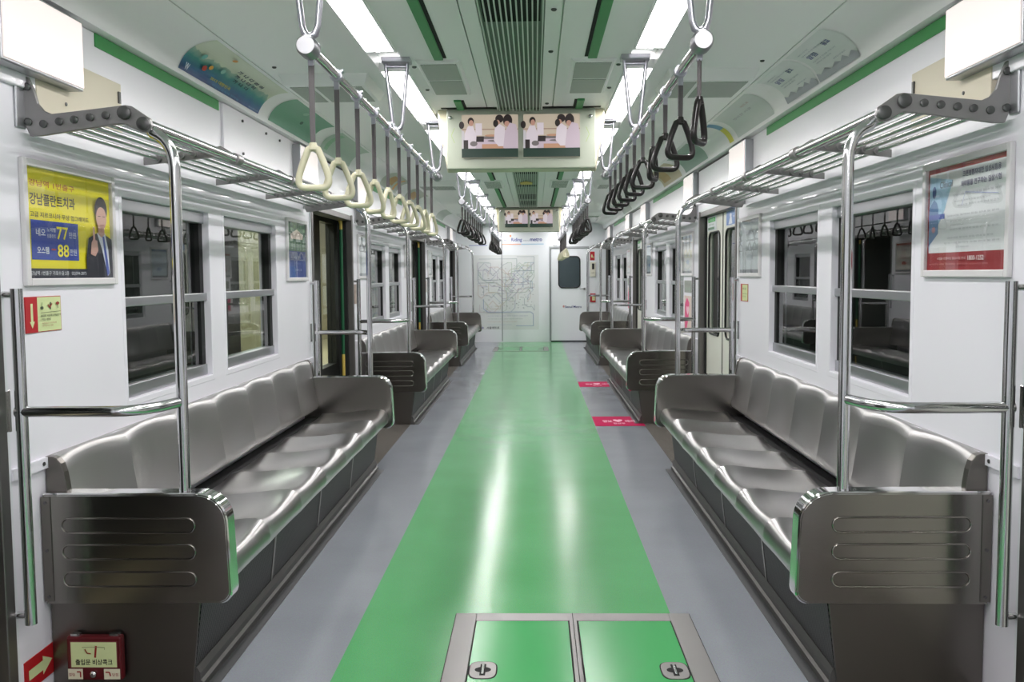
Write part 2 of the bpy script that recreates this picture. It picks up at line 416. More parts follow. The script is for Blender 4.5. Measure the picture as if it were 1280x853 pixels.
# ---- platform and screen outside the left side, tunnel wall outside the right
g = G(); g.box(-1.95, -1.6, Y0, 40, -.3, -.04); g.box(-4.2, -1.95, Y0, 40, -.3, -.04)
struct(obj('floor_platform', g, M_plat)); struct(obj('wall_platform', G().box(-4.3, -4.2, Y0, 40, -.3, 2.8).box(-4.3, -1.6, 40, 40.1, -.3, 2.8), M_plat))
struct(obj('ceiling_platform', G().box(-4.3, -1.6, Y0, 40, 2.8, 2.9), M_psd))
struct(obj('wall_tunnel', G().box(2.6, 2.75, Y0, YE+1, -.5, 2.9), mat('tunnel_concrete', rgb(60, 60, 60), .9)))
psd = thing('platform_screen', 'dark framed platform screen with glass bays outside the left side of the car', 'platform screen', (-1.75, 0, 0))
bays = [(-2, 1.2), (4.70, 5.04), (5.74, 6.5), (7.95, 8.52), (10.0, 10.6), (13.3, 14.2)]
g = G(); y = Y0
for a, b in bays:
    g.box(-.08, 0, y, a, -.04, 2.8); g.box(-.08, 0, a, b, -.04, .45); g.box(-.08, 0, a, b, 1.72, 2.8); y = b
g.box(-.08, 0, y, YE+1, -.04, 2.8); obj('screen_frame', g, M_psd, psd)
for a, b in bays: obj('glass_bay', G().box(-.045, -.038, a, b, .45, 1.72), M_glass, psd)

# end wall
g = G(); DX0, DX1 = .375, 1.06
g.box(-1.42, DX0, YE, YE+.1, 0, 2.25); g.box(DX1, 1.42, YE, YE+.1, 0, 2.25); g.box(DX0, DX1, YE, YE+.1, 1.73, 2.25)
struct(obj('wall_end', g, M_white))
g = G(); g.box(-.535, -.515, YE-.006, YE+.001, .02, 2.14); g.box(DX0-.03, DX0, YE-.01, YE+.001, 0, 1.76); g.box(DX1, DX1+.02, YE-.01, YE+.001, 0, 1.76); g.box(DX0, DX1, YE-.01, YE+.001, 1.73, 1.76)
struct(obj('trim_7', g, M_alu))
cd_ = sempty('door_9', ((DX0+DX1)/2, YE+.01, 0)); W2 = (DX1-DX0)/2-.006
obj('door_leaf', G().box(-W2, W2, 0, .04, .02, 1.725), M_white, cd_, bevel=.004)
rr = []; r = .07
for (cx, cz, a0) in ((.195-r, 1.575-r, 0), (-.195+r, 1.575-r, PI/2), (-.195+r, 1.0+r, PI), (.195-r, 1.0+r, 1.5*PI)):
    rr += [(cx+r*math.cos(a0+PI/2*j/6), cz+r*math.sin(a0+PI/2*j/6)) for j in range(7)]
obj('window_pane', G().prism(rr, -.006, .004, 'y'), mat('tinted_cab_glass', rgb(58, 70, 74), .12), cd_)
obj('window_gasket', G().tube([(x, -.006, z) for x, z in rr], .012, 6, closed=True), M_black, cd_, smooth=True)
g = G(); g.cyl((W2-.06, -.035, .98), (W2-.06, 0, .98), .02); g.tube([(W2-.06, -.035, .98), (W2-.14, -.035, .98)], .009, 8); obj('door_handle', g, M_chrome, cd_, smooth=True)
p = Print(); p.text('Seoul', -.08, .626, .135, .045, flat(52, 62, 120), .02); p.text('Metro', .075, .626, .15, .045, flat(52, 62, 120), .01)
p.ell(-.105, .655, .018, .022, flat(205, 150, 150)); p.build('door_lettering', cd_, loc=(0, -.002, 0))

# ================================================================== benches
L = 3.25; NS = 7; TP = .07
def bench_proto():
    t = thing('bench_seat', '', 'bench', (-1.40, BM[0], 0)); y0, y1 = -L/2+TP, L/2-TP; w_ = (y1-y0)/NS
    # seat pan, cusped between sitters
    sec = [(.112, .355), (.116, .374), (.17, .378), (.24, .380), (.32, .386), (.40, .395), (.45, .401), (.485, .402), (.510, .395), (.527, .380), (.535, .360), (.538, .335), (.534, .312), (.520, .302), (.46, .300)]
    nrm = [(0, 1)]*8 + [(.4, .9), (.8, .6), (1, .1), (1, 0), (1, -.1), (.3, -1), (0, 0)]
    amp = [0, .012, .025, .033, .036, .033, .028, .023, .018, .015, .011, .007, .003, 0, 0]
    rows = []; K = 12
    for s in range(NS):
        for j in range(K+(1 if s == NS-1 else 0)):
            f = j/K; q = (4*f*(1-f)) if 0 < f < 1 else 0
            rows.append([(d-nn[0]*a*q, y0+(s+f)*w_, z-nn[1]*a*q) for (d, z), nn, a in zip(sec, nrm, amp)])
    g = G().grid(rows); o = obj('seat_pan', g, M_seat, t, smooth='all')
    me = o.data
    for e in me.edges:      # crisp creases between the seats
        a, b = me.vertices[e.vertices[0]].co, me.vertices[e.vertices[1]].co
        if abs(a.y-b.y) < 1e-5 and abs(((a.y-y0)/w_) - round((a.y-y0)/w_)) < 1e-4: e.use_edge_sharp = True
    # backrest
    sec = [(.001, .716), (.022, .715), (.036, .709), (.048, .694), (.056, .668), (.062, .63), (.068, .58), (.078, .51), (.088, .45), (.093, .425), (.085, .408)]
    amp = [0, .010, .018, .022, .026, .027, .026, .022, .014, .006, .0]; azs = [0, .004, .008, .009, .006, 0, 0, 0, 0, 0, 0]
    rows = []
    for s in range(NS):
        for j in range(K+(1 if s == NS-1 else 0)):
            f = j/K; q = (4*f*(1-f)) if 0 < f < 1 else 0; 
            rows.append([(max(.001, d-a*q), y0-.02+(s+f)*(w_+.04/NS), z+az*q-az*.5) for (d, z), a, az in zip(sec, amp, azs)])
    o = obj('backrest', G().grid(rows), M_back, t, smooth='all'); me = o.data; ww = w_+.04/NS
    for e in me.edges:
        a, b = me.vertices[e.vertices[0]].co, me.vertices[e.vertices[1]].co
        k = (a.y-y0+.02)/ww
        if abs(a.y-b.y) < 1e-5 and abs(k-round(k)) < 1e-4: e.use_edge_sharp = True
    prof_ = [(.002, .30)] + [(d+.003, z+.002) for d, z in sec[:-1]] + [(.095, .30)]
    for yy in (y0-.035, y1+.005):
        obj('backrest_end', G().prism([(.002, .30)] + [(d+.002, z+.001) for d, z in sec], yy, yy+.03, 'y'), M_steeld, t, bevel=.002)
    obj('seat_body', G().box(.02, .455, y0, y1, .255, .30).box(.004, .14, y0, y1, .30, .345), M_dark, t)
    # slanted perforated kick plate and floor moulding
    q = [(.468, .300), (.438, .06), (.42, .06), (.45, .300)]
    obj('kick_plate', G().prism(q, y0-.036, y1+.036, 'y'), M_kick, t)
    for k in range(1, 4): yy = y0+(y1-y0)*k/4; obj('kick_plate_joint', G().prism([(.470, .30), (.441, .065), (.430, .065), (.46, .30)], yy-.012, yy+.012, 'y'), M_steeld, t)
    g = G().prism([(.41, 0), (.462, 0), (.462, .022), (.452, .028), (.452, .05), (.442, .068), (.41, .068)], y0-.036, y1+.036, 'y'); obj('floor_molding', g, mat('worn_molding_metal', (.13, .125, .12, 1), .45, .8), t)
    obj('shade_strip', G().box(.40, .497, y0-.036, y1+.036, 0, .003), mat('seat_shade_grey', rgb(74, 75, 76), .5), t)  # dark strip standing in for the seat's shadow on the floor
    # end panels
    def arc(cx, cz, r, a0, a1, n=7): return [(cx+r*math.cos(math.radians(a0+(a1-a0)*i/n)), cz+r*math.sin(math.radians(a0+(a1-a0)*i/n))) for i in range(n+1)]
    out = [(.006, .275), (.006, .612)] + arc(.470, .522, .09, 90, 5) + arc(.530, .315, .038, 0, -90)
    def shrink(pl, e): 
        cx, cz = .28, .44; return [(x+(cx-x)*e/.27, z+(cz-z)*e/.165) for x, z in pl]
    for sy, yo in ((-1, -L/2), (1, L/2)):
        yi = yo-sy*TP; ep = obj('end_panel', G().prism(shrink(out, .0035), yo, yi, 'y'), M_steel, t)
        # polished rim wrapping the panel edge
        n_ = len(out); ins = shrink(out, .007); g = G()
        v = [(x, yo-sy*.006, z) for x, z in out]+[(x, yo+sy*.001, z) for x, z in ins]+[(x, yi-sy*.001, z) for x, z in ins]+[(x, yi+sy*.006, z) for x, z in out]
        f = []
        for i in range(n_-1):
            for r_ in range(3):
                A, B = ((1, 0), (0, 3), (3, 2))[r_]; f.append((A*n_+i, A*n_+i+1, B*n_+i+1, B*n_+i))
        g.add(v, f); obj('rim', g, M_chrome, ep, smooth=True)
        for zc in (.515, .435, .352):
            g = G(); st = [(.44+.022*math.cos(a), zc+.022*math.sin(a)) for a in [(-PI/2+PI*i/8) for i in range(9)]] + [(.085+.022*math.cos(a), zc+.022*math.sin(a)) for a in [(PI/2+PI*i/8) for i in range(9)]]
            g.tube([(x, yo+sy*.0005, z) for x, z in st], .0032, 8, closed=True)
            obj('pressed_rib', g, M_steel, ep, smooth=True)
        g = G(); g.box(.004, .032, yo-(.003 if sy < 0 else 0), yo+(0 if sy < 0 else .003), .285, .602); obj('wall_flange', g, M_steeld, ep)
        for z in (.585, .44, .30): obj('bolt', G().cyl((.018, yo+sy*.001, z), (.018, yo+sy*.006, z), .005, 8), M_bolt, ep)
        q = [(.004, .0), (.43, .0), (.462, .285), (.004, .285)]
        ya, yb = sorted((yo-sy*.03, yo-sy*.055)); obj('base_plate', G().prism(q, ya, yb, 'y'), M_steeld, t, bevel=.002)
    return t
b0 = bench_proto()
wn3 = {0: 'front', 1: 'middle', 2: 'far'}
for i, c in enumerate(BM):
    for s, nm in SIDES:
        lab = {0: 'brushed steel seven-seat bench nearest the viewer on the %s side', 1: 'steel seven-seat bench on the %s side between second and third doors', 2: 'farthest steel seven-seat bench on the %s side near the end wall'}[i] % nm
        if i == 0 and s < 0: b = b0; b['label'] = lab
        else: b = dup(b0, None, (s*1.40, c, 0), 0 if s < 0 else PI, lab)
        b['group'] = 'long steel benches'

# ================================================================== grab rails (pole + cross bar + wall bar)
def rail_proto(sg):
    """sg=-1: door lies towards local -y"""
    t = thing('grab_rail', '', 'grab rail', (-1.40, 0, 0)); x = .424; ye = .035*-sg
    pts = [(x, 0, .600), (x, 0, 1.57)] + [(x-.07*(1-math.cos(a)) , 0, 1.57+.10*math.sin(a)) for a in [PI/2*i/6*.9 for i in range(1, 7)]] + [(.352, 0, 1.690)]
    po = obj('pole', G().tube(pts, .0165, 16), M_pole, t, smooth=True)
    obj('pole_collar', G().cyl((x, 0, .598), (x, 0, .606), .026, 18), M_chrome, t, smooth=True)
    yb = sg*.19
    g = G(); g.tube([(.045, yb, .275), (.045, yb, 1.222)], .0165, 14); g.tube([(.045, yb, 1.205), (.002, yb, 1.205)], .010, 10); g.tube([(.045, yb, .30), (.002, yb, .30)], .010, 10)
    obj('wall_bar', g, M_pole, t, smooth=True)
    g = G(); g.box(-.001, .006, yb-.02, yb+.02, .82, .94); obj('wall_plate', g, M_pole, t, bevel=.003)
    g = G(); pts = [(.03, yb, .88), (.30, yb, .88), (.335, yb-sg*.006, .88), (.37, yb-sg*.03, .88), (.40, yb-sg*.085, .88), (x-.008, -sg*-.02, .88)]
    g.tube(pts, .0155, 14); obj('cross_bar', g, M_pole, t, smooth=True)
    return t
rA = rail_proto(-1); rB = rail_proto(1); used = {}
for i, c in enumerate(BM):
    for s, nm in SIDES:
        for e in (-1, 1):
            # near end on the left uses A; rotated by pi it serves the far end on the right
            pr_ = rA if e*(-s) == -1 else rB
            loc = (s*1.40, c+e*(L/2-.035), 0); rz = 0 if s < 0 else PI
            lab = 'chrome pole and grab rail at the %s end of the %s %s bench' % ('near' if e < 0 else 'far', wn3[i], nm)
            if pr_.name not in used: used[pr_.name] = 1; r_ = pr_; r_.location = loc; r_.rotation_euler = (0, 0, rz); r_['label'] = lab
            else: r_ = dup(pr_, None, loc, rz, lab)
            r_['group'] = 'grab rails at the bench ends'

# ================================================================== luggage racks
def rack_proto():
    t = thing('luggage_rack', '', 'luggage rack', (-1.40, BM[0], 0)); y0, y1 = -1.62, 1.70-.0; y1 = 1.66
    pl = [(.004, 1.83), (.020, 1.828), (.036, 1.79), (.046, 1.752), (.062, 1.732), (.085, 1.722), (.30, 1.745), (.318, 1.742), (.372, 1.705), (.376, 1.685), (.362, 1.668), (.345, 1.668), (.30, 1.692), (.27, 1.690), (.05, 1.660), (.02, 1.660), (.012, 1.68), (.004, 1.70)]
    rods = [(.062, 1.694), (.108, 1.700), (.152, 1.705), (.198, 1.711), (.244, 1.716)]
    rodz = rods + [(.300, 1.722)]
    for k, yy in enumerate((y0, -.80, 0, .80, y1)):
        if k in (0, 4):
            br = obj('bracket', G().prism(pl, yy-.007, yy+.007, 'y'), M_cast, t, bevel=.002)
            so = -1 if k == 0 else 1
            for (x, z) in rods + [(.018, 1.80), (.018, 1.70)]: obj('rod_cap', G().tube([(x, yy+so*.006, z), (x, yy+so*.012, z), (x, yy+so*.0145, z)], [.0112, .0112, .007], 14), M_bolt, br, smooth=True)
            for (x, z) in ((.300, 1.722), (.355, 1.690)): obj('tube_cap', G().tube([(x, yy+so*.006, z), (x, yy+so*.020, z), (x, yy+so*.023, z)], [.019, .019, .014], 18), M_bolt, br, smooth=True)
            obj('wall_plate', G().box(0, .008, yy-(.05 if so < 0 else -.0), yy+(.0 if so < 0 else .05), 1.68, 1.83), M_alu, br, bevel=.003)
        else:
            p2 = [(.006, 1.70), (.30, 1.74), (.345, 1.712), (.368, 1.705), (.374, 1.685), (.358, 1.672), (.30, 1.702), (.05, 1.676), (.006, 1.672)]
            g = G().prism(p2, yy-.005, yy+.005, 'y')
            for (x, z) in rodz: g.cyl((x, yy-.016, z), (x, yy+.016, z), .0135, 10)
            obj('bracket', g, M_cast, t)
            g = G(); g.tube([(.355, yy-.028, 1.690), (.355, yy+.028, 1.690)], .0215, 16); obj('tube_collar', g, M_cast, t, smooth=True)
    for (x, z) in rodz: obj('rod', G().cyl((x, y0, z), (x, y1, z), .0085, 10), M_pole, t, smooth=True)
    obj('front_tube', G().cyl((.355, y0, 1.690), (.355, y1, 1.690), .0165, 16), M_pole, t, smooth=True)
    return t
k0 = rack_proto()
for i, c in enumerate(BM):
    for s, nm in SIDES:
        lab = 'metal luggage rack above the %s bench on the %s side' % (wn3[i], nm)
        if i == 0 and s < 0: k = k0; k['label'] = lab
        else: k = dup(k0, None, (s*1.40, c, 0), 0 if s < 0 else PI, lab)
        k['group'] = 'luggage racks'

# ================================================================== strap rails and straps
XR, ZR = .495, 1.827
def srail_proto():
    t = thing('strap_rail', '', 'strap rail', (-XR, 2.40, 0)); ys = (.02, 1.55, 3.12)
    obj('tube', G().cyl((0, .0, ZR), (0, 3.14, ZR), .0130, 14), M_pole, t, smooth=True)
    for k, yy in enumerate(ys):
        g = G()
        pts = [(-.045, yy, 2.135), (-.044, yy, 2.11), (-.020, yy, 1.885), (-.013, yy, 1.866), (0, yy, 1.858), (.013, yy, 1.866), (.020, yy, 1.885), (.044, yy, 2.11), (.045, yy, 2.135)]
        g.tube(pts, [.008, .008, .0085, .010, .012, .010, .0085, .008, .008], 10); g.cyl((0, yy, 1.86), (0, yy, ZR), .012); g.cyl((-.045, yy, 2.118), (.045, yy, 2.118), .007)
        hb = obj('hanger', g, M_hang, t, smooth=True)
        obj('ceiling_plate', G().box(-.06, .06, yy-.035, yy+.035, 2.130, 2.152), M_hang, hb, bevel=.004)
    for yy, d in ((.0, -1), (3.14, 1)):
        g = G(); g.tube([(0, yy-d*.03, ZR), (0, yy-d*.02, ZR), (0, yy+d*.025, ZR), (0, yy+d*.033, ZR)], [.018, .027, .027, .022], 20); obj('end_knob', g, mat('grey_knob_metal', (.36, .36, .38, 1), .4, .9), t, smooth=True)
    return t
def strap_proto(mring, up_):
    """up_: how much shorter the belt is"""
    t = thing('hand_strap', '', 'strap', (0, 0, ZR)); e = up_
    g = G(); g.tube([(0, -.012, 0), (0, .012, 0)], .0185, 12); g.box(-.007, .007, -.007, .007, -.040, -.012); g.cyl((.010, 0, .010), (.021, 0, .013), .006, 8)
    obj('clamp', g, M_hang, t, smooth=True)
    g = G(); g.add([(x, y, z) for z, a in ((-.036, 1), (-.240+e, .85)) for x, y in ((-.0075*a, -.004), (.0075*a, -.004), (.0075*a, .004), (-.0075*a, .004))], [(0, 1, 5, 4), (1, 2, 6, 5), (2, 3, 7, 6), (3, 0, 4, 7), (0, 3, 2, 1), (4, 5, 6, 7)])
    obj('belt', g, M_belt, t, bevel=.0015)
    # rounded triangle handle, its sides bowed outwards
    def bz(a, b, c, n): return [Vector(a)*(1-k)**2 + Vector(b)*2*k*(1-k) + Vector(c)*k*k for k in [i/n for i in range(n)]]
    z0 = -.246+e; h = .103
    P_ = [(-.012, z0-.004), (0, z0+.001), (.012, z0-.004), (.031, z0-.045), (.038, z0-h*.72), (.044, z0-h), (.020, z0-h), (-.020, z0-h), (-.044, z0-h), (-.038, z0-h*.72), (-.031, z0-.045)]
    v3 = lambda p: (p[0], 0, p[1])
    pts = bz(v3(P_[0]), v3(P_[1]), v3(P_[2]), 5) + bz(v3(P_[2]), v3(P_[3]), v3(P_[4]), 6) + bz(v3(P_[4]), v3(P_[5]), v3(P_[6]), 7) + [Vector(v3(P_[6]))] + bz(v3(P_[7]), v3(P_[8]), v3(P_[9]), 7) + bz(v3(P_[9]), v3(P_[10]), v3(P_[0]), 6)
    g = G(); g.tube(pts, .0088, 10, closed=True)
    g.tube([(0, 0, -.234+e), (0, 0, -.252+e)], [.0095, .013], 10)
    obj('handle', g, mring, t, smooth=True); return t
sr0 = srail_proto(); si = strap_proto(M_ivory, 0); sb = strap_proto(M_bring, .105); u1 = {}
first = True
for i in range(3):
    for s, nm in SIDES:
        lab = 'chrome tube of hand straps hung above the %s bench on the %s side' % (wn3[i], nm)
        loc = (s*XR, 2.40+P*i, 0)
        if first: t = sr0; first = False; t.location = loc; t['label'] = lab
        else: t = dup(sr0, None, loc, 0, lab)
        t['group'] = 'strap rails'
        iv = (i == 0 and s < 0) or (i == 2 and s > 0)
        for k in range(10):
            rot = {(-1, 0): [0, .1, .35, -.55, 1.1, -.3, .5, -.35, 1.2, .9], (1, 0): [1.05, .30, .12, 1.1, -.25, .3, .25, .35, .3, .3]}.get((s, i), None)
            rz = rot[k] if rot else random.uniform(-.9, .9)
            pr_ = si if iv else sb
            lab = '%s triangular hand strap, %s from the near end above the %s %s bench' % ('ivory' if iv else 'black', ORD[k], wn3[i], nm)
            lc = (s*XR, 2.425+P*i+.31*k, ZR)
            if pr_.name not in u1: u1[pr_.name] = 1; q = pr_; q.location = lc; q['label'] = lab
            else: q = dup(pr_, None, lc, 0, lab)
            q['group'] = 'hand straps'
            for ch in q.children:
                if not ch.name.startswith('clamp'): ch.rotation_euler = (0, 0, rz)

# ================================================================== ceiling lights
def light_proto():
    t = thing('ceiling_light', '', 'light', (0, 0, 2.15)); Ln = 1.33
    obj('diffuser', G().box(-.054, .054, .02, Ln-.02, -.010, .012), M_lamp, t)
    g = G()
    for x in (-.060, .060): g.box(x-.004, x+.004, 0, Ln, -.010, .03)
    for y in (0, Ln-.02): g.box(-.06, .06, y, y+.02, -.008, .03)
    obj('frame', g, M_ceil2, t)
    ld = bpy.data.lights.new('lamp_tube', 'AREA'); ld.shape = 'RECTANGLE'; ld.size = .028; ld.size_y = 1.26; ld.energy = TUBE; ld.color = (1, .965, .97)
    lo = bpy.data.objects.new('lamp_tube', ld); C.objects.link(lo); lo.parent = t; lo.location = (0, Ln/2, -.013)
    for y in (.05, Ln-.06):
        g = G(); g.box(-.005, .005, y-.008, y+.008, -.024, -.010); g.box(-.018, .018, y-.004, y+.004, -.018, -.010)
        obj('cover_clip', g, M_alu, t)
    return t
l0 = light_proto(); first = True
def cnt(k): return ORD[k]
starts = [2.47+1.6733*k for k in range(-3, 9)]
for s, nm in SIDES:
    for k, y in enumerate(starts):
        if y+1.33 > YE: continue
        lab = ('bright white strip light, %s in view from the front of the %s ceiling row' % (ORD[k-3], nm)) if k >= 3 else 'bright white strip light in the %s ceiling row, %s behind the viewer' % (nm, ORD[k])
        lc = (s*.537, y, 2.15)
        if first: t = l0; first = False; t.location = lc; t['label'] = lab
        else: t = dup(l0, None, lc, 0, lab)
        t['group'] = 'ceiling strip lights'

# ================================================================== ceiling fittings
def grille(y0, y1, lab, openings):
    t = thing('ceiling_grille', lab, 'air grille', (.0, y0, 2.15), 0, 'ribbed grilles along the middle of the ceiling'); Ln = y1-y0
    obj('backing_plate', G().box(-.115, .115, 0, Ln, -.004, .002), mat('grille_backing_paint', rgb(104, 116, 108), .5), t)
    g = G()
    for k in range(13): x = -.108+.018*k; g.box(x-.0025, x+.0025, .01, Ln-.01, -.016, -.003)
    obj('slat', g, M_slat, t)
    g = G()
    for x in (-.122, .115): g.box(x, x+.007, 0, Ln, -.012, .002)
    obj('edge_strip', g, M_ceil, t)
    for a, b in openings:
        obj('opening', G().box(-.10, .10, a-y0, b-y0, -.0055, -.003), M_dark, t)
    return t
grille(-1.2, 5.15, 'long ribbed grille in the ceiling in front of the nearer television box', [(.6, 1.05), (2.80, 3.38)])
grille(5.80, 12.5, 'long ribbed grille in the ceiling between the two television boxes', [(8.15, 8.42), (9.45, 9.62), (10.55, 11.2), (11.5, 12.1)])
grille(12.95, 17.2, 'ribbed grille in the ceiling behind the farther television box', [(13.4, 14.2)])
st = thing('ceiling_sticker', 'small yellow warning sticker on the ceiling grille beyond the nearer television box', 'sticker', (.0, 8.95, 2.131))
obj('print', G().prism([(-.055, .30), (.055, .30), (.06, .12), (0, 0), (-.06, .12)], -.002, .0015, 'z'), flat(196, 168, 60), st)
def slot(y0, y1, s, lab):
    t = thing('air_slot', lab, 'air slot', (s*.319, y0, 2.15), 0, 'green air slots in the ceiling')
    obj('louver', G().box(-.019, .019, 0, y1-y0, -.010, .002), M_greenslot, t, bevel=.003)
    x = -s*.026
    obj('gap', G().box(x-.007, x+.007, .01, y1-y0-.01, -.003, .002), M_dark, t)
segs = [(-1.1, 3.95), (5.0-.12, 5.17), (5.75, 8.95), (9.75, 12.5), (12.9, 13.9), (14.8, 17.1)]
sl = ['nearest', 'short piece before the nearer television box', 'first beyond the nearer television box', 'just before the farther television box', 'first beyond the farther television box', 'last before the end wall']
for s, nm in SIDES:
    for k, (a, b) in enumerate(segs): slot(a, b, s, 'green air slot in the ceiling, %s side, %s' % (nm, sl[k]))
def vent_proto():
    t = thing('ceiling_vent', '', 'vent', (0, 0, 2.15)); g = G()
    g.prism([(-.10, .004), (-.085, -.012), (.085, -.012), (.10, .004)], 0, .72, 'y'); obj('frame', g, M_ceil, t, bevel=.002)
    for k in (0, 1): obj('perforated_plate', G().box(-.076, .076, .03+.34*k, .345+.34*k, -.0145, -.011), M_vent, t)
    return t
v0 = vent_proto(); first = True
for s, nm in SIDES:
    for k, y in enumerate((3.98, 9.0, 14.0)):
        lab = '%s pair of grey perforated vent plates beside the centre panel, %s side' % (WHERE[k], nm); lc = (s*.328, y, 2.15)
        if first: t = v0; first = False; t.location = lc; t['label'] = lab
        else: t = dup(v0, None, lc, 0, lab)
        t['group'] = 'inner ceiling vents'
def ovent_proto():
    t = thing('ceiling_duct', '', 'vent', (0, 0, 2.19))
    g = G(); v = [(-.21, 0, .002), (.21, 0, .002), (.21, .50, .002), (-.21, .50, .002), (-.19, .035, -.05), (.19, .035, -.05), (.19, .465, -.05), (-.19, .465, -.05)]
    g.add(v, [(0, 1, 5, 4), (1, 2, 6, 5), (2, 3, 7, 6), (3, 0, 4, 7), (4, 5, 6, 7), (3, 2, 1, 0)]); obj('frame', g, M_ceil2, t, bevel=.003)
    for a, b in ((-.17, -.07), (-.05, .17)): obj('perforated_plate', G().box(a, b, .06, .44, -.0525, -.049), M_vent, t)
    return t
v0 = ovent_proto(); first = True
for s, nm in SIDES:
    for k, c in enumerate(BM):
        lab = '%s raised perforated duct cover on the outer ceiling, %s side' % (WHERE[k], nm); lc = (s*.905, c+.07, 2.19)
        if first: t = v0; first = False; t.location = lc; t['label'] = lab
        else: t = dup(v0, None, lc, 0 , lab)
        t['group'] = 'outer ceiling vents'
for (x, y, z) in ((.145, 3.25, 2.15), (.145, 3.85, 2.15), (.145, 5.0, 2.15), (-.44, 4.1, 2.15), (.44, 4.1, 2.15), (-.44, 4.6, 2.15), (.44, 4.6, 2.15), (-1.09, 4.25, 2.19), (1.09, 4.25, 2.19)):
    o = obj('ceiling_screw', G().tube([(0, 0, .001), (0, 0, -.004), (0, 0, -.007)], [.010, .010, .006], 12), M_bolt, None, (x, y, z), smooth=True)
    row = 'beside the grille' if abs(x) < .3 else ('beside the strip lights' if abs(x) < .6 else 'beside the curved cove')
    tag(o, 'dark round screw head %s %s, %s' % (row, 'left' if x < 0 else 'right', 'nearest the viewer' if y < 3.5 or abs(x) > 1 else ('closer to the viewer' if y < 4.3 else 'closer to the television box')), 'screw', 'ceiling screws')

# ================================================================== television boxes
TVC = {k: mat('tv_'+k, tuple(v*.25 for v in rgb(*c)[:3])+(1,), .4, emit=rgb(*c), es=.40) for k, c in dict(wallc=(206, 190, 170), white=(226, 214, 222), pink=(206, 188, 200), skin=(196, 150, 132), hair=(44, 34, 34), steel=(120, 112, 112), food=(196, 150, 120), band=(20, 52, 40), line=(160, 130, 116), coat=(205, 200, 205)).items()}
def tv(y, lab):
    t = thing('television_box', lab, 'television', (0.005, y, 0)); z0, z1 = 1.825, 2.147
    zc = .22
    obj('front_panel', G().box(-.403, .403, 0, .03, z0, z1), M_tv, t, bevel=.006)
    v = [(-.412, .03, z0), (.412, .03, z0), (.412, .03, z1), (-.412, .03, z1), (-.44, zc, z0+.04), (.44, zc, z0+.04), (.475, zc, 2.15), (-.475, zc, 2.15), (-.468, .05, 2.15), (.468, .05, 2.15)]
    g = G(); g.add([(-.403, .028, z0+.004), (.403, .028, z0+.004), (.455, .04, 2.149), (-.455, .04, 2.149), (-.42, zc, z0+.004), (.42, zc, z0+.004), (.475, zc, 2.149), (-.475, zc, 2.149)],
        [(0, 1, 2, 3), (4, 7, 6, 5), (0, 4, 5, 1), (1, 5, 6, 2), (0, 3, 7, 4), (3, 2, 6, 7)]); obj('housing', g, M_tvside, t, bevel=.006)
    for k, x0 in enumerate((-.321, .013)):
        W, H = .306, .231; zb = 1.884; p = Print()
        m = TVC; p.rect(0, 0, W, H, m['wallc']); p.rect(0, .15, W, .155, m['line']); p.rect(.075, .12, .11, .185, m['white'])
        p.rect(.05, .09, .305, .115, m['steel']); p.rect(.06, .045, .305, .10, m['pink']); p.rect(.07, .085, .12, .115, m['hair'])
        p.ell(.05, .195, .017, .021, m['hair']); p.ell(.052, .186, .012, .016, m['skin']); p.poly([(.018, .05), (.016, .13), (.035, .170), (.062, .170), (.08, .12), (.075, .05)], m['white'])
        p.ell(.0, .175, .014, .02, m['hair']); p.poly([(0, .04), (0, .15), (.014, .14), (.02, .04)], m['coat'])
        p.ell(.065, .075, .02, .014, m['steel']); p.rect(.01, .048, .035, .095, m['hair']); p.ell(.16, .118, .035, .006, m['food']); p.ell(.19, .09, .05, .006, m['steel']); p.rect(.11, .048, .23, .072, m['food'])
        p.ell(.205, .207, .022, .022, m['hair']); p.ell(.196, .185, .012, .016, m['skin']); p.ell(.185, .182, .014, .02, m['hair'])
        p.poly([(.175, .09), (.18, .155), (.205, .18), (.235, .16), (.235, .06), (.20, .06)], m['white'])
        p.ell(.250, .197, .025, .033, m['hair']); p.ell(.246, .18, .014, .015, m['skin']); p.poly([(.225, .05), (.235, .14), (.262, .185), (.295, .175), (.305, .13), (.305, .05)], m['pink'])
        p.rect(0, 0, W, .048, m['band'])
        sc = p.build('screen', t, loc=(x0, -.0015, zb))
        g = G(); 
        for bb in ((-.004, 0, -.004, H+.004), (W, W+.004, -.004, H+.004), (0, W, -.004, 0), (0, W, H, H+.004)): g.box(bb[0], bb[1], -.0, .004, bb[2], bb[3])
        obj('bezel', g, M_tv, sc)
    obj('mounting_gap', G().box(-.43, .43, -.03, .0, 2.1465, 2.1505), M_dark, t)
    for x in (-.382, .376): obj('bolt', G().tube([(x, .001, 2.10), (x, -.008, 2.10), (x, -.012, 2.10)], [.010, .010, .006], 14), M_chrome, t, smooth=True)
    p = Print(); ink = flat(150, 170, 110)
    p.line([(-.36, 2.045), (-.378, 2.005), (-.36, 1.965)], .003, ink); p.line([(.352, 2.045), (.370, 2.005), (.352, 1.965)], .003, ink); p.build('arrow_marks', t, loc=(0, -.0005, 0))
    return t
tv(5.13, 'nearer cream ceiling box with two television screens'); tv(12.65, 'farther cream ceiling box with two television screens')

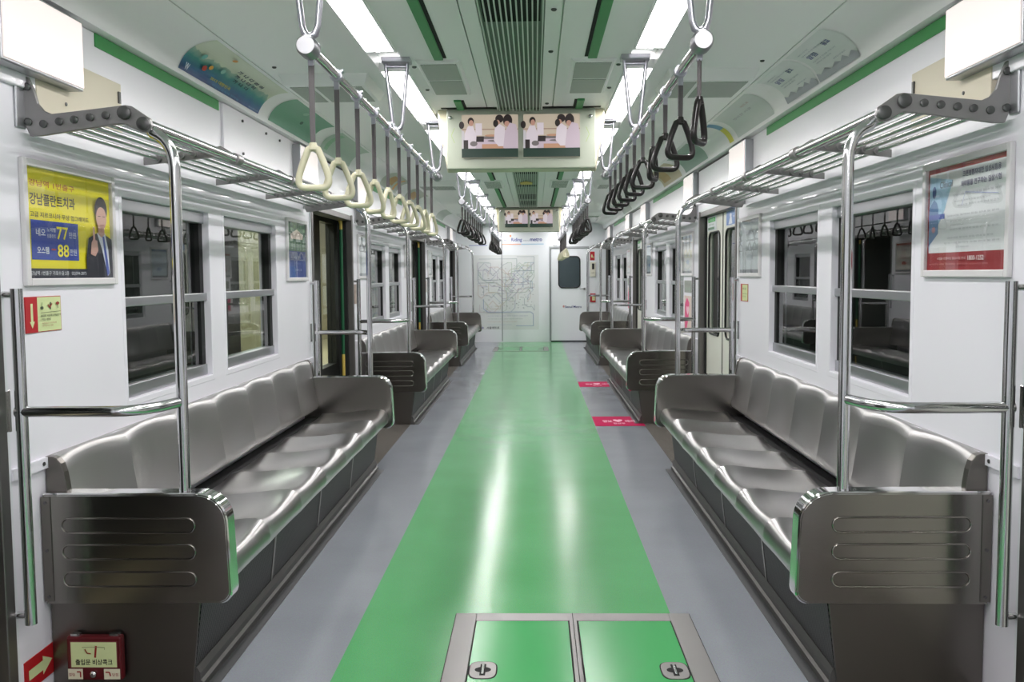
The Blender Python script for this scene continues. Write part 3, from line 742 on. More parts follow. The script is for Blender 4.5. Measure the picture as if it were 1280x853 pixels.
# ================================================================== light boxes above the doors
n_l = 0
for i, c in enumerate(DC):
    for s, nm in SIDES:
        for e, (a, b) in ((-1, (c-1.19+.02, c-.73)), (1, (c+.66, c+1.115))):
            if i == 3 and e > 0: continue
            yc = (a+b)/2; hw = (b-a)/2
            lab = 'backlit white advertising box on the %s side, %s door %s' % (nm, 'before' if e < 0 else 'after', ['one', 'two counting from the viewer', 'three counting from the viewer', 'four by the end wall'][i])
            t = thing('light_box', lab, 'light box', (s*1.385, yc, 1.94), LW if s < 0 else RW, 'backlit boxes above the doors')
            obj('casing', G().box(-hw, hw, -.05, 0, -.108, .108), M_alu, t, bevel=.004)
            obj('face', G().box(-hw+.008, hw-.008, -.056, -.049, -.100, .100), M_lightbox, t, bevel=.002)

# ================================================================== posters on the walls
def poster(s, yc, zc, W, H, lab, draw, grp='framed wall posters'):
    t = thing('framed_poster', lab, 'poster', (s*1.40, yc, zc), LW if s < 0 else RW, grp); f = .022
    g = G()
    for bb in ((-W/2, -W/2+f, -H/2, H/2), (W/2-f, W/2, -H/2, H/2), (-W/2+f, W/2-f, -H/2, -H/2+f), (-W/2+f, W/2-f, H/2-f, H/2)): g.box(bb[0], bb[1], -.016, 0, bb[2], bb[3])
    obj('frame', g, M_frame, t, bevel=.003)
    p = Print(step=.0003); w2, h2 = W/2-f, H/2-f; draw(p, w2, h2); p.build('print', t, loc=(0, -.002, 0))
    obj('cover', G().box(-w2, w2, -.0125, -.0105, -h2, h2), M_acryl, t)
    return t
def d_yellow(p, w, h):
    Yl = flat(232, 220, 34); p.rect(-w, -h, w, h, Yl); u = lambda a: -w+2*w*a; v = lambda b: -h+2*h*b
    p.text('강남역 1번출구', u(.05), v(.835), w*1.0, h*.12, flat(178, 84, 62), .012)
    p.text('강남플란트치과', u(.05), v(.665), w*1.0, h*.22, flat(40, 38, 40), .02)
    p.text('고급 지르코니아 무상 업그레이드', u(.05), v(.555), w*1.33, h*.10, flat(50, 46, 40), .012)
    B = flat(38, 66, 160); p.rect(u(.05), v(.17), u(.575), v(.53), B); Wh = flat(228, 232, 238)
    p.text('네오', u(.10), v(.385), w*.20, h*.14, Wh, .02); p.text('노레벨', u(.215), v(.43), w*.19, h*.08, Wh); p.text('임플란트', u(.215), v(.375), w*.19, h*.07, Wh)
    p.text('77', u(.32), v(.365), w*.26, h*.24, flat(238, 226, 40), .015); p.text('만원', u(.46), v(.385), w*.16, h*.12, Wh)
    p.text('오스템', u(.10), v(.225), w*.25, h*.13, Wh, .02); p.text('88', u(.32), v(.20), w*.26, h*.24, flat(238, 226, 40), .015); p.text('만원', u(.46), v(.22), w*.16, h*.12, Wh); p.rect(u(.25), v(.26), u(.30), v(.275), flat(170, 60, 60))
    D = flat(26, 30, 48); p.rect(-w, -h, u(.68), v(.09), D); p.text('강남역 1번출구 가로수길 2층   02)594-2875', u(.02), v(.022), w*1.25, h*.09, Wh)
    # man in a dark suit
    p.poly([(u(.66), v(0)), (u(.655), v(.20)), (u(.69), v(.40)), (u(.78), v(.45)), (u(.87), v(.46)), (u(.95), v(.43)), (u(1), v(.40)), (u(1), v(0))], flat(30, 32, 46))
    p.poly([(u(.80), v(.46)), (u(.86), v(.30)), (u(.93), v(.02)), (u(.96), v(.05)), (u(.945), v(.30)), (u(.91), v(.46))], flat(214, 218, 228)); p.poly([(u(.87), v(.43)), (u(.895), v(.43)), (u(.955), v(.05)), (u(.92), v(.02))], flat(52, 78, 168))
    p.poly([(u(.815), v(.52)), (u(.815), v(.45)), (u(.86), v(.415)), (u(.90), v(.45)), (u(.90), v(.52))], flat(196, 152, 136)); p.ell(u(.862), v(.70), w*.165, h*.27, flat(40, 32, 34)); p.ell(u(.862), v(.615), w*.14, h*.235, flat(206, 164, 148)); p.poly([(u(.797), v(.66)), (u(.795), v(.73)), (u(.83), v(.79)), (u(.90), v(.79)), (u(.93), v(.73)), (u(.928), v(.66)), (u(.915), v(.715)), (u(.85), v(.735)), (u(.81), v(.71))], flat(40, 32, 34))
    p.rect(u(.815), v(.63), u(.85), v(.637), flat(60, 44, 44)); p.rect(u(.875), v(.63), u(.91), v(.637), flat(60, 44, 44)); p.line([(u(.84), v(.545)), (u(.885), v(.545))], h*.012, flat(160, 90, 90))
    p.poly([(u(.70), v(.24)), (u(.715), v(.36)), (u(.74), v(.395)), (u(.79), v(.38)), (u(.80), v(.28)), (u(.76), v(.22))], flat(204, 160, 146)); p.poly([(u(.735), v(.38)), (u(.74), v(.52)), (u(.76), v(.52)), (u(.765), v(.38))], flat(204, 160, 146))
def d_red(p, w, h):
    R = flat(150, 40, 46); p.rect(-w, -h, w, h, R); u = lambda a: -w+2*w*a; v = lambda b: -h+2*h*b
    p.rect(u(.02), v(.17), u(.975), v(.955), flat(222, 226, 228)); 
    p.poly([(u(.02), v(.17)), (u(.02), v(.93)), (u(.34), v(.86)), (u(.22), v(.55)), (u(.05), v(.30))], flat(160, 196, 220))
    p.poly([(u(.02), v(.60)), (u(.05), v(.66)), (u(.09), v(.70)), (u(.13), v(.66)), (u(.15), v(.60)), (u(.15), v(.36)), (u(.02), v(.24))], flat(90, 128, 172)); p.ell(u(.09), v(.77), w*.055, h*.12, flat(52, 82, 132)); p.rect(u(.02), v(.50), u(.24), v(.55), flat(88, 106, 176)); p.ell(u(.09), v(.40), w*.05, h*.06, flat(180, 120, 130))
    p.text('Clinical', u(.17), v(.80), w*.34, h*.12, flat(80, 84, 90)); N = flat(74, 70, 110); Gy = flat(150, 156, 160)
    p.text('크론병환자대한 임상시험용', u(.47), v(.865), w*.88, h*.11, N, .02); p.text('의약품을 연구하는 임상시험', u(.45), v(.775), w*.93, h*.11, N, .02)
    for k, (a, b, z) in enumerate(((.35, .92, .70), (.37, .80, .64), (.42, .90, .60), (.28, .90, .51), (.33, .55, .46), (.33, .50, .42), (.33, .90, .38), (.30, .85, .30), (.26, .92, .25), (.42, .58, .21))): p.text('임상시험 참여자 모집 안내 및 문의', u(a), v(z), 2*w*(b-a), h*.035, Gy)
    p.line([(u(.48), v(.60)), (u(.52), v(.72)), (u(.90), v(.66))], h*.012, flat(140, 150, 200))
    p.text('시험을 진행하는 임상시험 안내', u(.17), v(.10), w*.74, h*.05, flat(230, 214, 214)); p.text('1800-1252', u(.57), v(.09), w*.38, h*.085, flat(236, 226, 226), .015); p.text('한국임상시험 안내센터 문의전화 상담시간 평일', u(.06), v(.05), w*1.5, h*.03, flat(196, 130, 130))
def d_blue(p, w, h):
    u = lambda a: -w+2*w*a; v = lambda b: -h+2*h*b
    p.rect(-w, -h, w, h, flat(92, 128, 104)); p.rect(-w, -h, w, v(.48), flat(70, 92, 160)); p.rect(-w, -h, u(.45), v(.20), flat(48, 96, 170))
    for k in range(6): p.ell(u(.1+.16*k), v(.93-.05*(k % 2)), w*.10, h*.06, flat(120, 168, 120)); 
    for k in range(6): p.rect(u(.08+.15*k), v(.50), u(.13+.15*k), v(.66), flat(140, 168, 140))
    p.poly([(u(.16), v(.78)), (u(.5), v(.88)), (u(.84), v(.78)), (u(.8), v(.70)), (u(.2), v(.70))], flat(232, 214, 200)); 
    p.text('서울의 봄', u(.3), v(.34), w*.8, h*.10, flat(176, 188, 220)); p.text('함께 걷는 길', u(.35), v(.24), w*.6, h*.06, flat(150, 160, 210)); p.text('2013', u(.35), v(.12), w*.7, h*.07, flat(190, 204, 232))
def d_pale(p, w, h, a=(196, 204, 208), b=(170, 180, 188)):
    u = lambda a_: -w+2*w*a_; v = lambda b_: -h+2*h*b_
    p.rect(-w, -h, w, h, flat(*a)); p.rect(-w, -h, w, v(.07), flat(110, 116, 122)); p.rect(-w, v(.93), w, h, flat(*b)); p.text('안내', u(.3), v(.72), w*.8, h*.18, flat(166, 174, 182)); p.text('서울메트로 이용 안내', u(.2), v(.45), w*1.2, h*.08, flat(*b)); p.ell(u(.5), v(.3), w*.3, h*.12, flat(*b))
ZP = 1.411; HP = .37
poster(-1, 2.955, ZP+.002, .585, HP, 'yellow dental advertisement poster with suited man on the near left wall', d_yellow)
poster(1, 2.925, ZP+.008, .585, HP+.005, 'red bordered white poster with blue figure on the near right wall', d_red)
poster(-1, 5.775, ZP, .50, .38, 'green and blue poster between left front window and second door', d_blue)
poster(1, 5.80, ZP, .58, .37, 'pale grey poster on the right wall before the second door', lambda p, w, h: d_pale(p, w, h))
poster(-1, 8.04, ZP, .56, .37, 'pale grey poster on the left wall just after the second door', lambda p, w, h: d_pale(p, w, h, (206, 210, 212), (184, 190, 196)))
poster(1, 8.12, ZP, .60, .37, 'whitish poster with blue top on the right wall after the second door', lambda p, w, h: d_pale(p, w, h, (214, 214, 214), (176, 188, 214)))
poster(1, 5.80+P, ZP, .50, .37, 'light blue poster on the right wall before the third door', lambda p, w, h: d_pale(p, w, h, (190, 204, 214), (120, 150, 190)))
poster(-1, 5.80+P, ZP, .50, .37, 'beige and white poster on the left wall before the third door', lambda p, w, h: d_pale(p, w, h, (214, 208, 200), (206, 110, 90)))
poster(1, 8.12+P, ZP, .50, .37, 'white poster with red heading on the right wall after the third door', lambda p, w, h: d_pale(p, w, h, (206, 206, 208), (190, 90, 90)))
poster(-1, 8.12+P, ZP, .50, .37, 'white poster on the left wall after the third door', lambda p, w, h: d_pale(p, w, h, (206, 210, 210), (180, 190, 190)))

# curved cove posters
def cove(s, y0, y1, lab, draw, t0=.06, t1=.98, name='cove_poster'):
    t = thing(name, lab, 'poster', (s*1.27, (y0+y1)/2, 2.13), 0, 'curved posters in the ceiling cove'); W = y1-y0
    def fn(u, v, h):      # u 0..1 left to right as read, v 0..1 bottom to top
        tt = t1+(t0-t1)*v; x, z = bez(tt); e = 1e-3; x2, z2 = bez(min(1, tt+e)); x1_, z1_ = bez(max(0, tt-e)); dx, dz = x2-x1_, z2-z1_; ln = math.hypot(dx, dz)
        nx, nz = dz/ln, -dx/ln          # towards the cabin
        if nz > 0 and nx > 0: nx, nz = -nx, -nz
        hh = h+.0015
        X = x+nx*hh; Z = z+nz*hh; Yy = y0+W*(u if s < 0 else 1-u)
        return (s*X-s*1.27, Yy-(y0+y1)/2, Z-2.13)
    p = Print(fn, step=.0004); draw(p); p.build('print', t)
    return t
def mat_sea():
    m = bpy.data.materials.new('poster_sea_print'); m.use_nodes = True; n = m.node_tree; b = n.nodes['Principled BSDF']; L_ = n.links.new
    tc = n.nodes.new('ShaderNodeTexCoord'); sp = n.nodes.new('ShaderNodeSeparateXYZ'); L_(tc.outputs['Object'], sp.inputs[0])
    nz = n.nodes.new('ShaderNodeTexNoise'); nz.inputs['Scale'].default_value = 9; nz.inputs['Detail'].default_value = 5; L_(tc.outputs['Object'], nz.inputs[0])
    mr = n.nodes.new('ShaderNodeMapRange'); L_(sp.outputs[2], mr.inputs[0]); mr.inputs[1].default_value = -.045; mr.inputs[2].default_value = .062
    a = n.nodes.new('ShaderNodeMath'); a.operation = 'MULTIPLY_ADD'; L_(nz.outputs[0], a.inputs[0]); a.inputs[1].default_value = .5; L_(mr.outputs[0], a.inputs[2])
    cr = n.nodes.new('ShaderNodeValToRGB'); L_(a.outputs[0], cr.inputs[0]); e = cr.color_ramp.elements
    e[0].position = .22; e[0].color = rgb(28, 58, 120); e[1].position = 1.3; e[1].color = rgb(206, 214, 190)
    for ps, c in ((.5, (22, 104, 150)), (.8, (44, 140, 140)), (.98, (150, 180, 160))): x = e.new(ps); x.color = rgb(*c)
    e[-1].position = 1.0; L_(cr.outputs[0], b.inputs['Base Color']); b.inputs['Roughness'].default_value = .3; return m
SEA = mat_sea()
def d_sea(p):
    p.rect(0, 0, 1, 1, SEA, 24, 16)
    for k in range(3): 
        for j in range(5 - k): p.text('가나다라마'[j], .47+.075*j+.02*k, .60-.13*k, .05, .10, flat(30, 56, 80), .03)
    p.text('2013 대한민국', .30, .12, .24, .08, flat(206, 196, 60), .02); p.text('해양문화축제 한마당', .34, .02, .34, .055, flat(80, 150, 190), .01)
    p.ell(.20, .27, .022, .07, flat(196, 60, 40)); p.ell(.245, .36, .018, .06, flat(222, 160, 50)); p.ell(.36, .44, .02, .07, flat(150, 200, 190)); p.ell(.30, .86, .02, .05, flat(214, 150, 60)); p.ell(.12, .50, .02, .08, flat(120, 190, 180))
    p.text('W', .03, .04, .04, .14, flat(210, 220, 232), .03); p.text('여수시 해양수산부', .82, .02, .14, .04, flat(160, 180, 210))
def d_plain(c, marks=()):
    def f(p):
        p.rect(0, 0, 1, 1, flat(*c), 14, 14)
        for (a, b, a1, b1, cc) in marks: p.rect(a, b, a1, b1, flat(*cc), 6, 6)
    return f
def d_doc(p):
    p.rect(0, 0, 1, 1, flat(224, 229, 226), 16, 16)
    for k, (a, v, w_) in enumerate(((.1, .8, .3), (.1, .72, .5), (.12, .45, .6), (.15, .38, .4), (.5, .25, .3))): p.text('서울메트로 안내문 이용시민', a, v, w_, .035, flat(150, 160, 170))
    p.text('알림', .15, .55, .22, .13, flat(110, 116, 160), .02); p.text('공고', .62, .62, .16, .12, flat(70, 84, 130), .03)
    G_ = flat(160, 166, 170)
    p.poly([(0, 0.01), (1, .01), (1, .12), (.9, .20), (.8, .12), (.7, .22), (.62, .14), (.5, .2), (.38, .12), (.25, .22), (.1, .14), (0, .2)], G_)
cove(-1, 3.76, 4.84, 'curved blue and teal sea festival poster in the left ceiling cove', d_sea)
cove(-1, 5.02, 5.95, 'plain green curved poster in the left ceiling cove above luggage rack', lambda p: (p.rect(0, 0, 1, 1, flat(118, 168, 142), 14, 14), p.ell(.58, .42, .03, .06, flat(60, 96, 84)), p.ell(.45, .75, .04, .08, flat(150, 190, 168))))
cove(-1, 6.2, 7.2, 'pale green curved poster in the left cove above the second door', d_plain((186, 202, 190), ((.1, .1, .2, .9, (150, 190, 160)),)))
cove(-1, 8.6, 9.6, 'curved poster with orange patch in the left ceiling cove', d_plain((190, 196, 184), ((.25, .25, .6, .8, (190, 150, 90)), (.7, .1, .8, .9, (222, 170, 90)))))
cove(-1, 10.2, 11.2, 'brownish curved poster in the left ceiling cove, farther down', d_plain((188, 192, 182), ((.2, .2, .7, .7, (200, 160, 110)),)))
cove(-1, 13.5, 14.5, 'farthest pale curved poster in the left ceiling cove', d_plain((190, 200, 190)))
cove(1, 3.72, 4.22, 'curved white notice with skyline, nearest in the right ceiling cove', d_doc)
cove(1, 4.25, 4.75, 'curved white notice beside its twin, second in the right ceiling cove', d_doc)
cove(1, 5.02, 5.9, 'faint curved poster with grey lettering in the right ceiling cove', lambda p: (p.rect(0, 0, 1, 1, flat(204, 212, 208), 14, 14), p.text('행복한 서울', .2, .5, .5, .08, flat(160, 160, 168)), p.text('메트로', .6, .7, .2, .07, flat(180, 150, 140))))
cove(1, 6.02, 6.14, 'narrow yellow and blue curved strip in the right ceiling cove', lambda p: (p.rect(0, 0, 1, .55, flat(214, 206, 60), 2, 10), p.rect(0, .55, 1, 1, flat(110, 156, 190), 2, 10)))
cove(1, 6.9, 7.9, 'grey green curved poster in the right cove above the second door', d_plain((150, 176, 164)))
cove(1, 8.1, 9.2, 'tan curved poster in the right ceiling cove, farther down', d_plain((200, 190, 160), ((.1, .15, .5, .8, (190, 160, 104)),)))
cove(1, 12.2, 13.3, 'farthest pale curved poster in the right ceiling cove', d_plain((196, 202, 196)))

# ================================================================== signs and small things on the walls
def plate(name, lab, cat, s, yc, zc, W, H, m, draw, d=.003, grp=None, x=1.40):
    t = thing(name, lab, cat, (s*x, yc, zc), (LW if s < 0 else RW), grp)
    obj('plate', G().box(-W/2, W/2, -d, 0, -H/2, H/2), m, t, bevel=min(.0015, d/3))
    p = Print(step=.0003); draw(p, W/2, H/2); p.build('print', t, loc=(0, -d, 0)); return t
def d_em(p, w, h):
    p.rect(-w*.97, -h*.96, w*.97, h*.96, M_pale); p.rect(-w, -h, -w*.36, h, M_redlab); Pl = M_pale
    p.rect(-w*.73, -h*.4, -w*.61, h*.62, Pl); p.poly([(-w*.80, -h*.38), (-w*.54, -h*.38), (-w*.67, -h*.76)], Pl); I = flat(70, 80, 60); Rd = flat(150, 50, 40)
    p.ell(-w*.12, h*.35, w*.09, h*.10, I); p.line([(-w*.14, h*.42), (-w*.10, h*.66)], w*.04, flat(150, 170, 120)); p.line([(w*.34, h*.25), (w*.36, h*.66)], w*.06, I); p.line([(w*.20, h*.52), (w*.30, h*.36), (w*.44, h*.58)], w*.05, Rd); p.ell(w*.76, h*.58, w*.10, h*.09, Rd); p.line([(w*.76, h*.5), (w*.76, h*.3)], w*.03, I)
    p.line([(-w*.22, h*.08), (w*.9, h*.12)], h*.025, I); p.text('출입문 비상콕크 취급장치', -w*.22, -h*.15, w*1.12, h*.13, flat(40, 46, 36), .015); p.text('여는 방법', -w*.2, -h*.36, w*.5, h*.13, flat(40, 46, 36), .015)
    p.text('화재 발생시 비상콕크를', -w*.18, -h*.56, w*.8, h*.09, Rd); p.text('당기십시오 문을', -w*.18, -h*.70, w*.6, h*.09, Rd)
plate('emergency_sign', 'red and pale green emergency sign with down arrow under yellow poster', 'sign', -1, 2.765, 1.143, .205, .106, M_redlab, d_em)
def d_arrow(p, w, h): p.poly([(-w*.75, -h*.32), (w*.15, -h*.32), (w*.15, -h*.62), (w*.78, 0), (w*.15, h*.62), (w*.15, h*.32), (-w*.75, h*.32)], M_pale)
plate('arrow_sign', 'red sign with pale arrow low on the left wall', 'sign', -1, 2.66, .10, .17, .092, M_redlab, d_arrow)
def d_small(p, w, h): p.rect(-w*.55, -h*.92, w*.95, h*.92, M_pale); p.text('비상', -w*.4, h*.3, w, h*.3, flat(80, 96, 60)); p.text('화재시 비상콕크', -w*.4, -h*.2, w*1.2, h*.15, flat(90, 110, 70)); p.text('당기십시오', -w*.4, -h*.5, w*.9, h*.15, flat(90, 110, 70))
plate('emergency_sign', 'small red and pale green sign under the pale poster, right wall', 'sign', 1, 5.94, 1.125, .20, .11, M_redlab, d_small)
def d_g(p, w, h): p.text('안내', -w*.6, h*.1, w*1.2, h*.5, flat(120, 128, 120)); p.rect(-w*.8, -h*.6, w*.8, -h*.1, flat(150, 160, 150))
def d_p(p, w, h): p.text('♥', -w*.5, -h*.2, w*1.0, h*.5, flat(240, 190, 206)); p.text('임산부', -w*.6, -h*.6, w*1.2, h*.2, flat(240, 200, 214)); 
for k, yy in ((0, 8.12), (1, 13.12)):
    w_ = ['second', 'third'][k]
    plate('notice_plate', 'small grey notice plate on the right wall after the %s door' % w_, 'sign', 1, yy, 1.135, .36, .105, flat(150, 154, 146), d_g)
    plate('priority_sticker', 'tall pink priority seat sticker on the right wall after the %s door' % w_, 'sticker', 1, yy, .905, .36, .30, flat(214, 196, 186), lambda p, w, h: (p.poly([(-w*.8, -h*.9), (-w*.8, h*.5), (-w*.2, h*.9), (w*.5, h*.6), (w*.2, -h*.4), (-w*.3, -h*.9)], flat(222, 70, 130)), p.text('♥', -w*.4, -h*.1, w*.8, h*.5, flat(240, 190, 206))), d=.002)
for k, yy in ((0, 7.66), (1, 12.68)): plate('door_notice', 'small brownish notice beside the left bench after the %s door' % ['second', 'third'][k], 'sign', -1, yy, 1.10, .10, .16, flat(170, 150, 140), lambda p, w, h: p.text('주의', -w*.7, 0, w*1.4, h*.4, flat(120, 90, 84)))
def d_dg(p, w, h): p.rect(-w*.8, h*.2, w*.8, h*.8, flat(66, 166, 84)); p.text('출입문', -w*.6, h*.32, w*1.2, h*.35, flat(200, 226, 204)); p.text('기대지 마세요', -w*.7, -h*.3, w*1.2, h*.3, flat(120, 150, 120)); p.rect(-w*.8, -h*.85, w*.6, -h*.5, flat(120, 150, 128))
def d_db(p, w, h): p.rect(-w*.95, -h*.9, w*.95, h*.9, flat(120, 148, 200)); p.ell(-w*.1, h*.3, w*.2, h*.25, flat(216, 220, 230)); p.poly([(-w*.5, -h*.8), (-w*.2, h*.1), (w*.1, h*.1), (w*.25, -h*.8)], flat(216, 220, 230)); p.text('주의', w*.35, -h*.1, w*.5, h*.3, flat(220, 226, 236))
for i in (1, 2):
    w_ = 'second' if i == 1 else 'third'
    plate('door_sticker', 'green and white sticker above the window of the %s right door' % w_, 'sticker', 1, DC[i]+.43, 1.63, .36, .11, M_white, d_dg, x=1.444, d=.0015)
    plate('door_sticker', 'blue safety sticker above the window of the %s right door' % w_, 'sticker', 1, DC[i]-.28, 1.635, .34, .11, M_white, d_db, x=1.444, d=.0015)
for s, nm in SIDES:
    t = thing('beige_board', 'beige board behind the light box on the %s wall' % nm, 'board', (s*1.40, 3.05, 1.0)); g = G(); x0, x1 = sorted((0, -s*.012+ -s*.006)); 
    obj('panel', g.box(x0, x1, -.30, .27, .745, .93), M_beige, t, bevel=.002); xx = -s*.018
    obj('screw', G().cyl((xx, -.13, .79), (xx-s*.003, -.13, .79), .006, 8), M_bolt, t); obj('latch', G().box(min(xx, xx-s*.006), max(xx, xx-s*.006), .24, .255, .86, .90), M_bolt, t)

# emergency door cock box under the near left bench
t = thing('emergency_cock_box', 'dark red emergency door cock box on the left bench base', 'emergency box', (-1.254, 2.725, .042))
obj('case', G().box(-.083, .083, -.028, 0, 0, .135), M_red, t, bevel=.006)
for a in (-.072, .045): obj('hinge', G().box(a, a+.027, -.022, -.004, .134, .141), M_chrome, t)
p = Print(step=.0004); p.rect(-.072, .040, .072, .122, flat(120, 60, 60)); p.rect(-.069, .042, .069, .119, M_pale); p.text('출입문 비상콕크', -.056, .049, .112, .018, flat(30, 30, 30), .02); p.line([(.004, .072), (.008, .108)], .006, flat(150, 30, 30)); p.line([(-.026, .098), (-.02, .086), (-.008, .084)], .003, flat(150, 30, 30)); p.line([(-.034, .104), (.034, .104), (.034, .096)], .0012, flat(120, 130, 100))
for a, b in ((-.079, -.034), (.030, .079)): p.rect(a, .006, b, .038, flat(220, 216, 190))
p.line([(-.041, .012), (-.041, .029), (-.052, .029)], .004, flat(160, 30, 30)); p.line([(.035, .028), (.047, .028), (.050, .016)], .004, flat(160, 30, 30)); p.text('열림', -.076, .016, .018, .010, flat(160, 60, 60)); p.text('닫힘', .056, .016, .018, .010, flat(160, 60, 60))
p.build('label', t, loc=(0, -.0285, 0)); obj('knob', G().tube([(-.002, -.028, .022), (-.002, -.036, .022), (-.002, -.041, .022)], [.010, .010, .005], 14), M_chrome, t, smooth=True)

# safety edge poles in the open left doors
for i, c in enumerate(DC[1:], 1):
    if i == 3: yy = c-.3
    else: yy = c+.69-.055
    t = thing('door_edge_strip', 'green rubber strip with yellow ends in the %s left doorway' % ['', 'second', 'third', 'fourth'][i], 'door edge', (-1.47, yy, 0), 0, 'door edge strips')
    obj('green_section', G().tube([(0, 0, .62), (0, 0, 1.62)], .017, 10), mat('dark_green_rubber', rgb(26, 96, 62), .5), t, smooth=True)
    obj('yellow_section', G().tube([(0, 0, .02), (0, 0, .62)], .017, 10), mat('yellow_rubber', rgb(214, 184, 90), .5), t, smooth=True)
    obj('yellow_section', G().tube([(0, 0, 1.62), (0, 0, 1.665), (-.004, -.004, 1.69), (-.014, -.012, 1.705), (-.03, -.02, 1.71)], .017, 10), MATS['yellow_rubber'], t, smooth=True)

# ================================================================== floor things
def hatch(y0, y1, x0, x1, lab):
    t = thing('floor_hatch', lab, 'hatch', ((x0+x1)/2, y1, 0)); W = (x1-x0)/2; D = y1-y0; fr = M_steel; m_ = .004; b = .075
    r = .025
    def ring(x): return x
    g = G(); g.box(-W, -W+b, -D, 0, 0, m_); g.box(W-b, W, -D, 0, 0, m_); g.box(-W+b, W-b, -b, 0, 0, m_); g.box(-W+b, W-b, -D, -D+b, 0, m_); g.box(-.014, .014, -D+b, -b, 0, m_+.001)
    obj('frame', g, mat('hatch_steel', (.30, .29, .285, 1), .42, .9, var=.05), t, bevel=.0015)
    g = G(); e = .0025
    for (a, c, d_, f_) in ((-W-e, W+e, -D-e, -D), (-W-e, W+e, 0, e), (-W-e, -W, -D, 0), (W, W+e, -D, 0)): g.box(a, c, d_, f_, 0, .0012)
    g.box(-.0012, .0012, -D+b, -.001, m_+.0009, m_+.0016); obj('gap', g, M_dark, t)
    for s in (-1, 1):
        xa, xb = (-W+b+.005, -.019) if s < 0 else (.019, W-b-.005)
        lid = obj('lid', G().box(xa, xb, -D+b+.005, -b-.005, 0, .0041), mat('hatch_green_vinyl', rgb(60, 160, 88), .2, var=.05), t)
        obj('lid_gap', G().box(xa-.004, xb+.004, -D+b-.001, -b+.003, 0, .0042 if 0 else .0036), M_dark, t)
        lx = (xa+.045 if s < 0 else xb-.045); ly = -.50
        pts = [(.042*(abs(math.cos(a))**.6)*(1 if math.cos(a) > 0 else -1), .062*(abs(math.sin(a))**.6)*(1 if math.sin(a) > 0 else -1)) for a in [2*PI*i/28 for i in range(28)]]
        obj('latch_gap', G().prism([(x*1.09+lx, y*1.06+ly) for x, y in pts], .004, .0046, 'z'), M_dark, t)
        lt_ = obj('latch', G().prism(pts, .0038, .0062, 'z'), MATS['hatch_steel'], t, (lx, ly, 0), bevel=.0008)
        g = G(); g.prism([(.026*math.cos(2*PI*i/18), .020*math.sin(2*PI*i/18)) for i in range(18)], .0062, .0066, 'z'); g.box(-.009, .009, -.042, .042, .0062, .0067); g2 = G().box(-.0035, .0035, -.036, .036, .0067, .0092)
        obj('key_hole', g, M_dark, lt_); obj('key_bar', g2, M_chrome, lt_)
hatch(2.40, 3.365, -.222, .632, 'steel framed green floor hatch in the foreground with two latches')
hatch(15.2, 16.1, -.62, .30, 'small far floor hatch near the end wall')
for k, (a, b) in enumerate(((7.63, 8.14), (10.32, 10.80))):
    t = thing('floor_sticker', '%s pink priority sticker on the grey floor, right side' % ['nearer', 'farther'][k], 'sticker', (.775, a, .0005), 0, 'pink floor stickers')
    obj('sheet', G().box(-.205, .205, 0, b-a, 0, .0012), mat('pink_sticker_vinyl', rgb(178, 24, 78), .75, spec=.1), t)
    p = Print(lambda u, v, h: (u, v, h)); W_ = flat(232, 170, 190); p.text('♥', -.04, .20, .08, .14, W_); p.text('양보', -.13, .18, .08, .12, W_, .02); p.text('배려', .06, .18, .08, .12, W_, .02); p.text('임산부', -.05, .08, .10, .08, W_, .02); p.build('print', t, loc=(0, 0, .0012))

# ================================================================== end wall things
t = thing('route_map', 'large pale subway route map with coloured lines on the end wall', 'map', (-.45, YE-.001, .92))
p = Print(step=.0005); W_, H_ = .60, .69; p.rect(-W_, -H_, W_, H_, flat(216, 219, 219))
LC = [(170, 176, 200), (166, 188, 176), (206, 186, 176), (174, 190, 206), (186, 176, 198), (200, 194, 172), (180, 200, 182), (194, 182, 188), (168, 178, 188)]
rnd = random.Random(5)
for k in range(46):
    x, z = rnd.uniform(-.5, .42), rnd.uniform(-.30, .50); pts = [(x, z)]; a = rnd.choice([0, PI/4, PI/2, PI, -PI/4, -PI/2])
    for j in range(rnd.randint(4, 8)):
        d = rnd.uniform(.05, .18); x = max(-.52, min(.52, x+d*math.cos(a))); z = max(-.36, min(.55, z+d*math.sin(a))); pts.append((x, z)); a += rnd.choice([-PI/4, PI/4, 0, PI/2, -PI/4])
    p.line(pts, .0065, flat(*LC[k % 9]))
for z in (.62,): p.line([(-.5, z), (.2, z), (.2, .40), (.52, .40), (.52, .66), (.2, .66)], .006, flat(150, 165, 170))
p.line([(-.42, -.12), (-.42, -.30), (-.34, -.36), (.45, -.36), (.50, -.40), (.50, -.62), (.18, -.62)], .008, flat(140, 160, 200))
for k in range(4): p.text('수도권 전철 노선도 안내 서울역 시청 종각', -.35, -.44-.055*k, .75-.1*k, .018, flat(*LC[k]))
for k in range(120):
    x, z = rnd.uniform(-.52, .5), rnd.uniform(-.3, .55); p.rect(x, z, x+rnd.uniform(.012, .03), z+.007, flat(*rnd.choice([(150, 156, 165), (170, 176, 180), (160, 150, 160)])), h=.004)
p.build('map_sheet', t)
t = thing('route_map_title', 'seoul metro title lettering with orange and blue line above the map', 'lettering', (-.13, YE-.001, 1.86))
p = Print(); p.text('Riding', -.22, -.02, .20, .085, flat(96, 104, 170), .015); p.text('seoul', .0, .0, .12, .035, flat(160, 166, 180)); p.text('metro', .13, .0, .22, .06, flat(70, 80, 150), .02); p.ell(-.235, .10, .018, .022, flat(226, 150, 110)); p.line([(-.36, .0), (-.34, .03), (-.31, .02)], .01, flat(150, 150, 200))
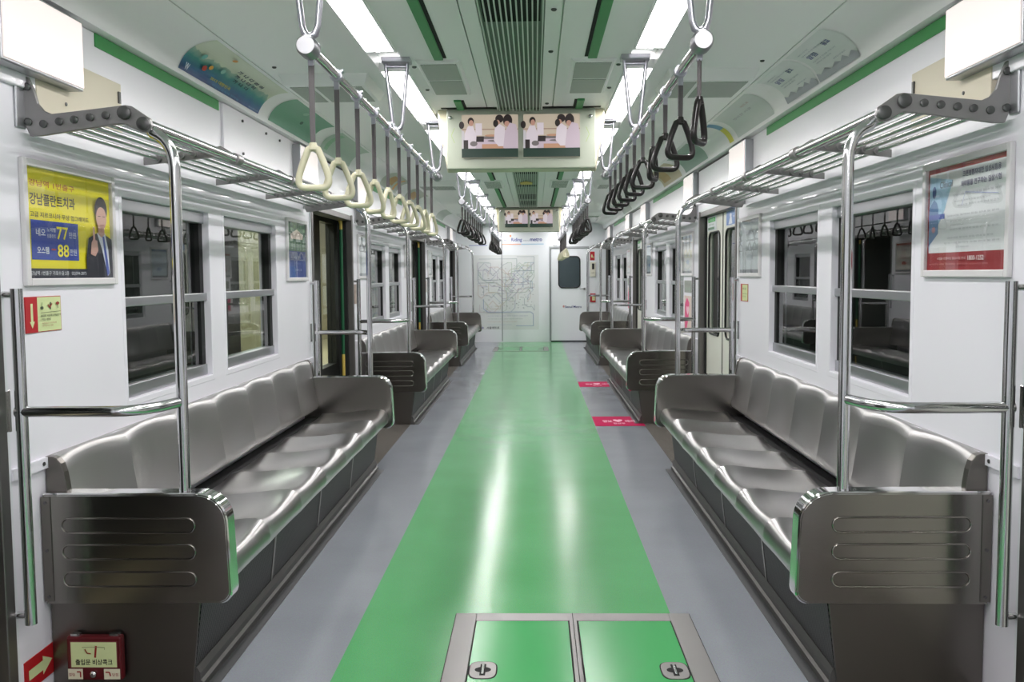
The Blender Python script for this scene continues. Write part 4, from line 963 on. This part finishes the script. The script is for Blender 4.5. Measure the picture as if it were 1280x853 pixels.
p.rect(-.40, -.06, -.04, -.045, flat(232, 168, 140)); p.rect(-.04, -.06, .38, -.045, flat(160, 196, 220)); p.rect(-1.0, -.075, -.66, -.065, flat(110, 120, 190)); p.build('print', t)
t = thing('operator_sign', 'small dark lettering at the lower left of the end wall', 'lettering', (-.72, YE-.001, .245)); p = Print(); p.text('서울메트로', -.10, 0, .24, .045, flat(70, 74, 84), .02); p.ell(-.17, .022, .02, .02, flat(150, 150, 180)); p.build('print', t)
def endbox(name, lab, cat, x0, x1, z0, z1, m, draw, d=.02):
    t = thing(name, lab, cat, ((x0+x1)/2, YE, (z0+z1)/2)); W, H = (x1-x0)/2, (z1-z0)/2
    obj('case', G().box(-W, W, -d, 0, -H, H), m, t, bevel=.003); p = Print(step=.001); draw(p, W, H); p.build('print', t, loc=(0, -d, 0))
endbox('fire_sign', 'red sign high on the end wall right of the cab door', 'sign', 1.10, 1.185, 1.50, 1.66, M_redlab, lambda p, w, h: (p.ell(-w*.2, 0, w*.3, h*.4, M_pale), p.text('비상', 0, -h*.5, w*.8, h*.5, M_pale)), .005)
endbox('intercom', 'cream intercom with black handset on the end wall', 'intercom', 1.10, 1.20, 1.20, 1.47, mat('cream_plastic', rgb(214, 212, 196), .4), lambda p, w, h: (p.rect(-w*.3, h*.0, w*.55, h*.8, M_black), p.text('비상통화', -w*.6, -h*.6, w*1.2, h*.2, flat(120, 110, 90))))
endbox('fire_extinguisher_box', 'red and pale box low on the end wall behind right pole', 'emergency box', 1.10, 1.20, .73, .89, M_redlab, lambda p, w, h: (p.rect(-w*.3, -h*.6, w*.8, h*.5, M_pale), p.text('소화기', -w*.2, -h*.2, w*.8, h*.3, M_redlab)))
t = thing('wall_lamp', 'small bright lamp on the end wall above cab door', 'lamp', (.50, YE, 1.80)); obj('lens', G().tube([(-.07, -.02, 0), (.07, -.02, 0)], .018, 10), mat('lamp_lens', (1, 1, 1, 1), .3, emit=(1, 1, 1, 1), es=2.0), t, smooth=True); obj('base', G().box(-.085, .085, -.012, 0, -.022, .022), M_alu, t, bevel=.003)
